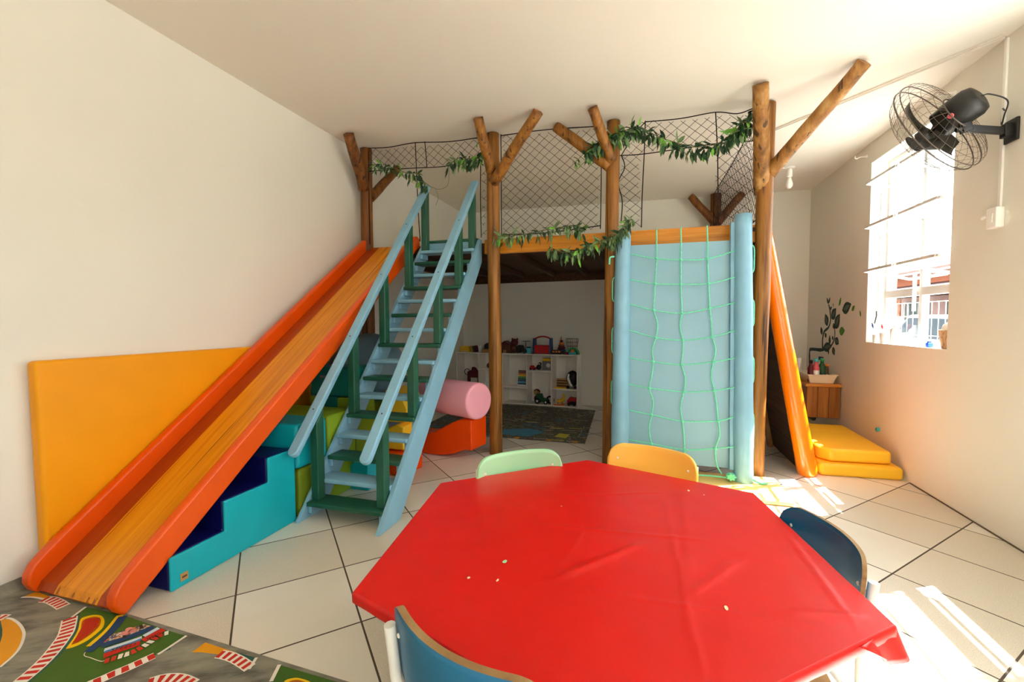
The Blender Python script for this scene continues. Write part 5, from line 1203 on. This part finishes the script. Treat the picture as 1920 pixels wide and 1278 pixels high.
    b = MB(); b.tube(smooth_path([(X(-1.672), .115, T + .235), (X(-1.62), .115, T + .262), (X(-1.54), .115, T + .275), (X(-1.46), .115, T + .262), (X(-1.405), .115, T + .235)], 5), .012, 10); part(b, 'handle', 't_red', r)
    r = root('stacking_cone', 'colourful stacking cone with a wooden tip on the shelf top', 'stacking toy', X(-1.25), .12, T)
    for i, m in enumerate(('t_brown', 't_blue', 't_maroon', 't_brown', 't_orange', 't_maroon')):
        R = .085 - i * .012; b = MB(); b.lathe([(R - .008, i * .037), (R, i * .037 + .008), (R, i * .037 + .028), (R - .008, i * .037 + .0365)], (X(-1.24), .14, T), n=20); part(b, 'ring', m, r)
    b = MB(); b.lathe([(.014, .223), (.016, .25), (.008, .275), (.0, .28)], (X(-1.24), .14, T), n=12); part(b, 'tip', 't_tan', r)
    r = root('toy_tram', 'small black and yellow toy tram in front of the stacking cone', 'toy tram', X(-1.30), .04, T)
    b = MB(); b.box((X(-1.36), .015, T), (X(-1.215), .055, T + .07)); part(b, 'tram_body', 'black', r, bevel=.006)
    for i in range(3):
        b = MB(); b.box((X(-1.352) + i * .046, .011, T + .03), (X(-1.352) + i * .046 + .032, .0145, T + .055)); part(b, 'pane_patch', 't_orange', r)
    r = root('wire_basket', 'faint brown wire basket behind the green arch toy', 'basket', X(-1.08), .2, T)
    b = MB(); n = 18
    for i in range(n):
        t = 2 * PI * i / n; b.tube([(X(-1.08) + .07 * math.cos(t), .2 + .05 * math.sin(t), T), (X(-1.08) + .10 * math.cos(t), .2 + .065 * math.sin(t), T + .24)], .002, 4, caps=False)
    for k in range(5): b.tube([(X(-1.08) + (.07 + .0075 * k) * math.cos(2 * PI * i / 20), .2 + (.05 + .00375 * k) * math.sin(2 * PI * i / 20), T + .002 + .06 * k) for i in range(20)], .0022, 4, closed=True)
    part(b, 'basket_wires', 't_brown', r)
    r = root('arch_toy', 'green rainbow arch toy with an orange button at the shelf end', 'arch toy', X(-1.04), .07, T)
    for R0, R1, m in ((.085, .105, 't_green'), (.06, .0845, 't_dkgreen'), (.0, .0595, 't_cyan')):
        out = [(X(-1.04) + R1 * math.cos(PI * i / 16), .05, T + R1 * 1.05 * math.sin(PI * i / 16)) for i in range(17)]
        if R0: out += [(X(-1.04) + R0 * math.cos(PI * i / 16), .05, T + R0 * 1.05 * math.sin(PI * i / 16)) for i in range(16, -1, -1)]
        b = MB(); b.prism(out, (0, .05, 0)); part(b, 'arch_band', m, r)
    b = MB(); b.lathe([(.026, -.006), (.026, .002)], (X(-1.04), .048, T + .055), (0, 1, 0), 14); part(b, 'button', 't_orange', r)
    r = root('toy_caterpillar', 'low dark red toy with a green back in front of the arch toy', 'toy', X(-1.12), .03, T)
    b = MB(); b.tube([(X(-1.17) + i * .035, .028, T + .022) for i in range(3)], .02, 10); part(b, 'torso', 't_maroon', r)
    b = MB(); b.box((X(-1.17), .018, T + .0425), (X(-1.10), .038, T + .05)); part(b, 'back_strip', 't_green', r)
    # --- in the compartments of the near unit
    r = root('abacus_book', 'rainbow-striped board book leaning in the upper compartment nearest the post', 'book', X(-1.87), .1, .294)
    b = MB(); b.prism([(X(-1.98), .09, .2945), (X(-1.795), .09, .2945), (X(-1.785), .09, .58), (X(-1.955), .09, .58)], (0, .022, 0)); part(b, 'cover', 't_white', r, bevel=.002)
    for i, m in enumerate(('t_maroon', 't_brown', 't_orange', 't_yellow', 't_green', 't_dkgreen', 't_blue', 't_cyan', 't_blue')):
        z0 = .555 - i * .026; k = (z0 - .2945) / .2855
        b = MB(); b.box((X(-1.965) + k * .02, .0885, z0 - .022), (X(-1.80), .0897, z0)); part(b, 'stripe', m, r)
    r = root('toy_car', 'little red toy car in the middle upper compartment', 'toy car', X(-1.70), .06, .572)
    b = MB(); b.prism([(X(-1.745), .05, .587), (X(-1.645), .05, .587), (X(-1.645), .05, .615), (X(-1.67), .05, .618), (X(-1.685), .05, .642), (X(-1.73), .05, .642), (X(-1.745), .05, .615)], (0, .06, 0)); part(b, 'car_body', 't_red', r, bevel=.005)
    for dx in (-1.725, -1.667):
        for y in (.046, .114):
            b = MB(); b.lathe([(.015, -.006), (.015, .006)], (X(dx), y, .5875), (0, 1, 0), 12); part(b, 'wheel', 'black', r)
    r = root('toy_penguin', 'small black toy animal with a pale nose in the middle upper compartment', 'toy animal', X(-1.60), .07, .572)
    b = MB(); b.ball((X(-1.60), .09, .616), .044, 12, sq=(1, .8, 1)); part(b, 'torso', 'black', r)
    b = MB(); b.ball((X(-1.575), .075, .672), .027, 10); hd = part(b, 'toy_head', 'black', r)
    b = MB(); b.ball((X(-1.575), .048, .672), .011, 8); part(b, 'nose', 't_white', hd)
    r = root('game_box', 'yellow and grey game box at the back of the middle upper compartment', 'box', X(-1.48), .16, .572)
    b = MB(); b.box((X(-1.56), .15, .5725), (X(-1.40), .2, .76)); part(b, 'carton', 't_grey', r, bevel=.002)
    b = MB(); b.box((X(-1.555), .146, .715), (X(-1.405), .1495, .755)); part(b, 'title_band', 't_yellow', r)
    b = MB(); b.lathe([(.035, -.002), (.035, .001)], (X(-1.46), .148, .645), (0, 1, 0), 14); part(b, 'picture', 't_white', r)
    r = root('plush_badger', 'black plush animal with a white stripe in the compartment at the shelf end', 'plush toy', X(-1.06), .08, .299)
    b = MB(); b.ball((X(-1.055), .12, .455), .10, 16, sq=(1, .8, 1.25)); part(b, 'torso', 'black', r)
    b = MB(); b.tube(smooth_path([(X(-1.10), .045, .53), (X(-1.105), .030, .46), (X(-1.075), .035, .38), (X(-1.045), .05, .345)], 5), [.016] * 5 + [.022] * 5 + [.02] * 5 + [.01], 8); part(b, 'stripe', 't_white', r)
    for dx in (-.06, .055):
        b = MB(); b.ball((X(-1.055) + dx, .05, .325), .026, 8, sq=(1, 1.4, 1)); part(b, 'paw', 'black', r)
    r = root('game_box', 'yellow alphabet game box lying open beside the black plush animal', 'box', X(-1.21), .1, .2985)
    b = MB(); b.box((X(-1.31), .10, .2985), (X(-1.13), .13, .45)); part(b, 'carton', 't_tan', r, bevel=.002)
    for i in range(3):
        b = MB(); b.box((X(-1.30), .0975, .325 + i * .04), (X(-1.14), .0997, .345 + i * .04)); part(b, 'title_band', 't_brown', r)
    b = MB(); b.box((X(-1.33), .03, .2985), (X(-1.14), .098, .315)); part(b, 'lid', 't_yellow', r)
    r = root('toy_tractor', 'green toy tractor with pale wheel hubs in the lower middle compartment', 'toy tractor', X(-1.55), .08, .031)
    b = MB(); b.prism([(X(-1.64), .07, .06), (X(-1.45), .07, .06), (X(-1.45), .07, .11), (X(-1.53), .07, .125), (X(-1.55), .07, .19), (X(-1.64), .07, .19)], (0, .07, 0)); part(b, 'tractor_body', 't_dkgreen', r, bevel=.005)
    for dx, R in ((-1.615, .045), (-1.475, .034)):
        for y in (.055, .155):
            b = MB(); b.lathe([(R, -.012), (R, .012)], (X(dx), y, .0305 + R), (0, 1, 0), 16); wl = part(b, 'wheel', 'black', r)
            b = MB(); b.lathe([(R * .45, -.001), (R * .45, .001)], (X(dx), y + (-.0135 if y < .1 else .0135), .0305 + R), (0, 1, 0), 12); part(b, 'hub', 't_white', wl)
    r = root('plush_doll', 'reddish curled plush doll sitting behind the green tractor', 'plush toy', X(-1.66), .18, .031)
    b = MB(); b.ball((X(-1.66), .20, .09), .058, 12); part(b, 'torso', 't_maroon', r)
    b = MB(); b.ball((X(-1.665), .185, .185), .05, 12); hd = part(b, 'doll_head', 't_tan', r)
    b = MB(); b.ball((X(-1.665), .20, .205), .055, 10, sq=(1.05, .9, .8)); part(b, 'hair', 't_brown', hd)
    r = root('toy_ring', 'dark green toy wreath leaning in the lower middle compartment', 'toy', X(-1.44), .1, .031)
    b = MB(); b.tube([(X(-1.42) + .055 * math.cos(t * PI / 10), .12, .093 + .055 * math.sin(t * PI / 10)) for t in range(20)], .014, 8, closed=True); part(b, 'hoop', 'black', r)
    r = root('toy_giraffe', 'small yellow toy giraffe in the lowest compartment at the shelf end', 'toy animal', X(-1.22), .08, .031)
    b = MB(); b.tube(smooth_path([(X(-1.29), .09, .09), (X(-1.22), .09, .10), (X(-1.19), .09, .14), (X(-1.185), .09, .19), (X(-1.21), .085, .205)], 4), [.028] * 5 + [.03] * 4 + [.018] * 4 + [.012] * 4, 8); part(b, 'torso', 't_yellow', r)
    for dx in (-1.285, -1.215):
        for y in (.075, .11):
            b = MB(); b.tube([(X(dx), y, .0305), (X(dx), y, .085)], .010, 8); part(b, 'leg', 't_orange', r)
    r = root('toy_van', 'red and black toy van in the lowest compartment at the shelf end', 'toy van', X(-1.06), .08, .031)
    b = MB(); b.prism([(X(-1.13), .06, .05), (X(-.985), .06, .05), (X(-.985), .06, .15), (X(-1.09), .06, .165), (X(-1.13), .06, .11)], (0, .09, 0)); part(b, 'van_body', 't_red', r, bevel=.006)
    b = MB(); b.box((X(-1.10), .058, .048), (X(-.99), .0595, .10)); part(b, 'dark_panel', 'black', r)
    for dx in (-1.10, -1.015):
        for y in (.056, .154):
            b = MB(); b.lathe([(.022, -.006), (.022, .006)], (X(dx), y, .0525), (0, 1, 0), 12); part(b, 'wheel', 'black', r)
    r = root('foam_tray', 'flat orange tray under the giraffe in the lowest end compartment', 'tray', X(-1.2), .03, .031); 
    b = MB(); b.box((X(-1.33), .012, .0305), (X(-1.16), .055, .045)); part(b, 'tray_body', 't_orange', r, bevel=.003); r['label'] = 'flat orange strip lying before the yellow giraffe'
    # --- the corner unit
    r = root('toy_horse', 'dark red toy horse with black reins in the corner shelf unit', 'toy animal', X(-2.78), .08, .2935)
    b = MB(); b.prism([(X(-2.88), .08, .40), (X(-2.64), .08, .40), (X(-2.64), .08, .50), (X(-2.70), .08, .52), (X(-2.74), .08, .57), (X(-2.79), .08, .585), (X(-2.80), .08, .53), (X(-2.88), .08, .50)], (0, .07, 0)); part(b, 'torso', 't_maroon', r, bevel=.012)
    for dx in (-2.86, -2.67):
        for y in (.09, .14):
            b = MB(); b.box((X(dx) - .014, y - .012, .2935), (X(dx) + .014, y + .012, .405)); part(b, 'leg', 't_maroon', r)
    b = MB(); b.tube([(X(-2.87) + .05 * math.cos(t * PI / 8), .072, .50 + .05 * math.sin(t * PI / 8)) for t in range(16)], .006, 6, closed=True); part(b, 'reins', 'black', r)
    b = MB(); b.ball(P(X(-2.475), .1, .5715 + .045), .045, 12); tag(build(b, 'toy_ball', 't_brown'), 'brown ball in the upper compartment half hidden by the log post', 'ball')
toys()

# ================================================================== OUTSIDE, SEEN THROUGH THE WINDOW
def outside():
    b = MB(); b.box((2.42, -30, -.12), (60, 60, -.02)); struct(b, 'street', 'street', loc=(10, 10, -.1))
    b = MB(); b.box((-20, -30, -.12), (2.4, -2.05, -.02)); struct(b, 'pavement', 'street', loc=(0, -10, -.1))
    FX = 9.6
    root = thing('street_house', 'single-storey house with orange band, tiled canopy and grey panes across the street', 'building', (FX + 2, 20, 0))
    b = MB(); b.box((FX, 13, -.02), (FX + 5, 29, 2.62)); build(b, 'wall', 'facade', root)
    b = MB(); b.box((FX - .02, 13, 2.62), (FX + 5, 29, 3.02)); build(b, 'band', 'facade_o', root)
    b = MB(); b.prism([(FX - .35, 13, 3.02), (FX - .35, 29, 3.02), (FX + 2.6, 29, 4.1), (FX + 2.6, 13, 4.1)], (0, 0, .08)); build(b, 'roof', 'rooftile', root)
    b = MB(); b.prism([(FX - 1.2, 13, 2.30), (FX - 1.2, 29, 2.30), (FX, 29, 2.56), (FX, 13, 2.56)], (0, 0, .06))
    for i in range(40): b.box((FX - 1.15, 13 + i * .4, 2.16), (FX - .02, 13.12 + i * .4, 2.30))
    build(b, 'canopy', 'canopy', root)
    for i in range(6):
        y = 14.0 + i * 2.4; b = MB(); b.box((FX - .03, y, .95), (FX + .02, y + 1.5, 2.0)); f = build(b, 'window', 'pane', root)
        s = MB()
        for k in range(6): s.box((FX - .06, y + k * .29, .95), (FX - .035, y + k * .29 + .03, 2.0))
        build(s, 'bars', 'signw', f)
    for y in (15.75, 16.5, 20.6):
        b = MB(); b.box((FX - .05, y, -.02), (FX, y + .22, 2.15)); build(b, 'pilaster', 'facade_o', root)
    sg = thing('shop_sign', 'white shop sign with red lettering under the canopy across the street', 'sign', (FX - .1, 16, 2.0))
    b = MB(); b.box((FX - .12, 13.6, 2.02), (FX - .07, 17.6, 2.17)); build(b, 'sign_board', 'signw', sg)
    b = MB()
    for y in (14.55, 15.05, 15.35): b.tube(smooth_path([(FX - .125, y, 2.14), (FX - .125, y - .06, 2.07), (FX - .125, y - .16, 2.06), (FX - .125, y - .2, 2.13)], 3), .02, 5)
    build(b, 'lettering', 'signr', sg)
    def car(cx, cy, label, m):
        r = thing('parked_car', label, 'car', (cx, cy, -.02)); L, W = 4.1, 1.7
        y0 = cy - L / 2; pr = [(0, .22), (0, .62), (.12, .78), (.9, .92), (1.45, 1.42), (2.9, 1.46), (3.6, 1.02), (4.02, .92), (4.1, .6), (4.1, .22)]
        b = MB(); b.prism([(cx - W / 2, y0 + y, z) for y, z in pr], (W, 0, 0)); build(b, 'car_body', m, r, bevel=.07, seg=3)
        for sx in (-1, 1):
            x = cx + sx * (W / 2 + .001)
            for q in ([(1.05, .95), (1.52, 1.36), (2.15, 1.38), (2.15, .95)], [(2.22, .95), (2.22, 1.38), (2.85, 1.39), (3.4, 1.02), (3.4, .95)]):
                b = MB(); b.prism([(x, y0 + y, z) for y, z in q], (sx * .012, 0, 0)); build(b, 'side_pane', 'cargl', r)
            for y in (.8, 3.25):
                b = MB(); b.lathe([(.2, -.09), (.31, -.08), (.31, .08), (.2, .09)], (cx + sx * (W / 2 - .07), y0 + y, .29), (1, 0, 0), 20); build(b, 'wheel', 'tyre', r)
        b = MB(); b.prism([(cx - W / 2 + .12, y0 + .96, .975), (cx + W / 2 - .12, y0 + .96, .975), (cx + W / 2 - .18, y0 + 1.44, 1.40), (cx - W / 2 + .18, y0 + 1.44, 1.40)], (0, -.02, .012)); build(b, 'windscreen', 'cargl', r)
    car(6.6, 11.2, 'pale silver car parked across the street, closer to the window mullion side', 'carw'); 
    car(6.6, 16.4, 'grey hatchback parked behind the silver car across the street', 'card')
    # the white wire fence in front of the street
    r = thing('wire_fence', 'white wire fence between window and street', 'fence', (4.2, 8, 0))
    b = MB()
    for i in range(64): b.box((4.195, 4.5 + i * .16, .62), (4.203, 4.508 + i * .16, 1.62))
    for z in (.68, .9, 1.1, 1.4, 1.62): b.box((4.193, 4.5, z), (4.205, 14.7, z + .012))
    build(b, 'fence_mesh', 'signw', r)
    b = MB(); b.box((4.12, 4.4, -.02), (4.28, 14.8, .62)); tag(build(b, 'low_garden_wall', 'signw'), 'low white wall under the wire fence outside', 'garden wall')
outside()

# ================================================================== LIGHT
def light():
    w = bpy.data.worlds.new('daylight'); SC.world = w; w.use_nodes = True; t = w.node_tree; t.nodes.clear()
    out = t.nodes.new('ShaderNodeOutputWorld'); bg = t.nodes.new('ShaderNodeBackground'); sky = t.nodes.new('ShaderNodeTexSky'); hs = t.nodes.new('ShaderNodeHueSaturation'); mx = t.nodes.new('ShaderNodeMixRGB')
    sky.sky_type = 'NISHITA'; sky.sun_disc = False; sky.sun_elevation = math.radians(52); sky.sun_rotation = math.radians(55); sky.dust_density = 3
    hs.inputs['Saturation'].default_value = .35; mx.blend_type = 'MULTIPLY'; mx.inputs['Fac'].default_value = 1; mx.inputs['Color2'].default_value = SKYTINT
    t.links.new(sky.outputs[0], hs.inputs['Color']); t.links.new(hs.outputs[0], mx.inputs['Color1']); t.links.new(mx.outputs[0], bg.inputs[0]); bg.inputs[1].default_value = SKY
    t.links.new(bg.outputs[0], out.inputs[0])
    s = bpy.data.lights.new('sun', 'SUN'); s.energy = SUN; s.angle = math.radians(.53); s.color = (1, .97, .93)
    o = bpy.data.objects.new('sun', s); COL.objects.link(o); el = math.radians(54.5); d = V((-.876 * math.cos(el), -.482 * math.cos(el), -math.sin(el)))
    o.rotation_euler = d.to_track_quat('-Z', 'Y').to_euler(); o.location = (8, 8, 9)
    def portal(name, loc, rot, sx, sy):
        l = bpy.data.lights.new(name, 'AREA'); l.shape = 'RECTANGLE'; l.size = sx; l.size_y = sy; l.cycles.is_portal = True
        o = bpy.data.objects.new(name, l); COL.objects.link(o); o.location = loc; o.rotation_euler = rot
    portal('window_portal', (XR + .26, 4.59, 2.015), (0, PI / 2, 0), 1.77, 1.22)
    portal('window_portal', (XR + .26, 2.56, 2.015), (0, PI / 2, 0), 1.77, 1.35)
    portal('window_portal', (XR + .26, -.475, 2.015), (0, PI / 2, 0), 1.77, 1.65)  # portal at the added window beside the camera
    portal('fill_door_portal', (1.05, YF - .22, 1.275), (PI / 2, 0, 0), 1.4, 2.55)  # portal at the added doorway behind the camera
SKY, SUN, SKYTINT = .55, 25.0, (.99, 1, 1.0, 1)
light()

# ================================================================== CAMERA
def camera():
    c = bpy.data.cameras.new('camera'); o = bpy.data.objects.new('camera', c); COL.objects.link(o)
    yaw, pitch, roll, f = .2911, .0457, -.0043, 818.39
    cy, sy, cp, sp = math.cos(yaw), math.sin(yaw), math.cos(pitch), math.sin(pitch)
    F = V((-sy * cp, cy * cp, -sp)); R = V((cy, sy, 0)); U = R.cross(F); cr, sr = math.cos(roll), math.sin(roll)
    R, U = R * cr + U * sr, -R * sr + U * cr
    m = Matrix(((R.x, U.x, -F.x, 0), (R.y, U.y, -F.y, 0), (R.z, U.z, -F.z, 1.36), (0, 0, 0, 1))); o.matrix_world = m
    c.sensor_fit = 'HORIZONTAL'; c.sensor_width = 36; c.lens = f / 1920 * 36; c.clip_start = .02; c.clip_end = 300
    SC.camera = o
camera()
vs = SC.view_settings; vs.view_transform = 'Standard'; vs.look = 'None'; vs.gamma = 1; vs.use_curve_mapping = False; vs.exposure = 1.33
SC.display_settings.display_device = 'sRGB'
try:
    SC.cycles.max_bounces = 14; SC.cycles.diffuse_bounces = 8; SC.cycles.transparent_max_bounces = 24; SC.cycles.sample_clamp_indirect = 8; SC.cycles.use_denoising = True; SC.cycles.caustics_reflective = False
except Exception: pass
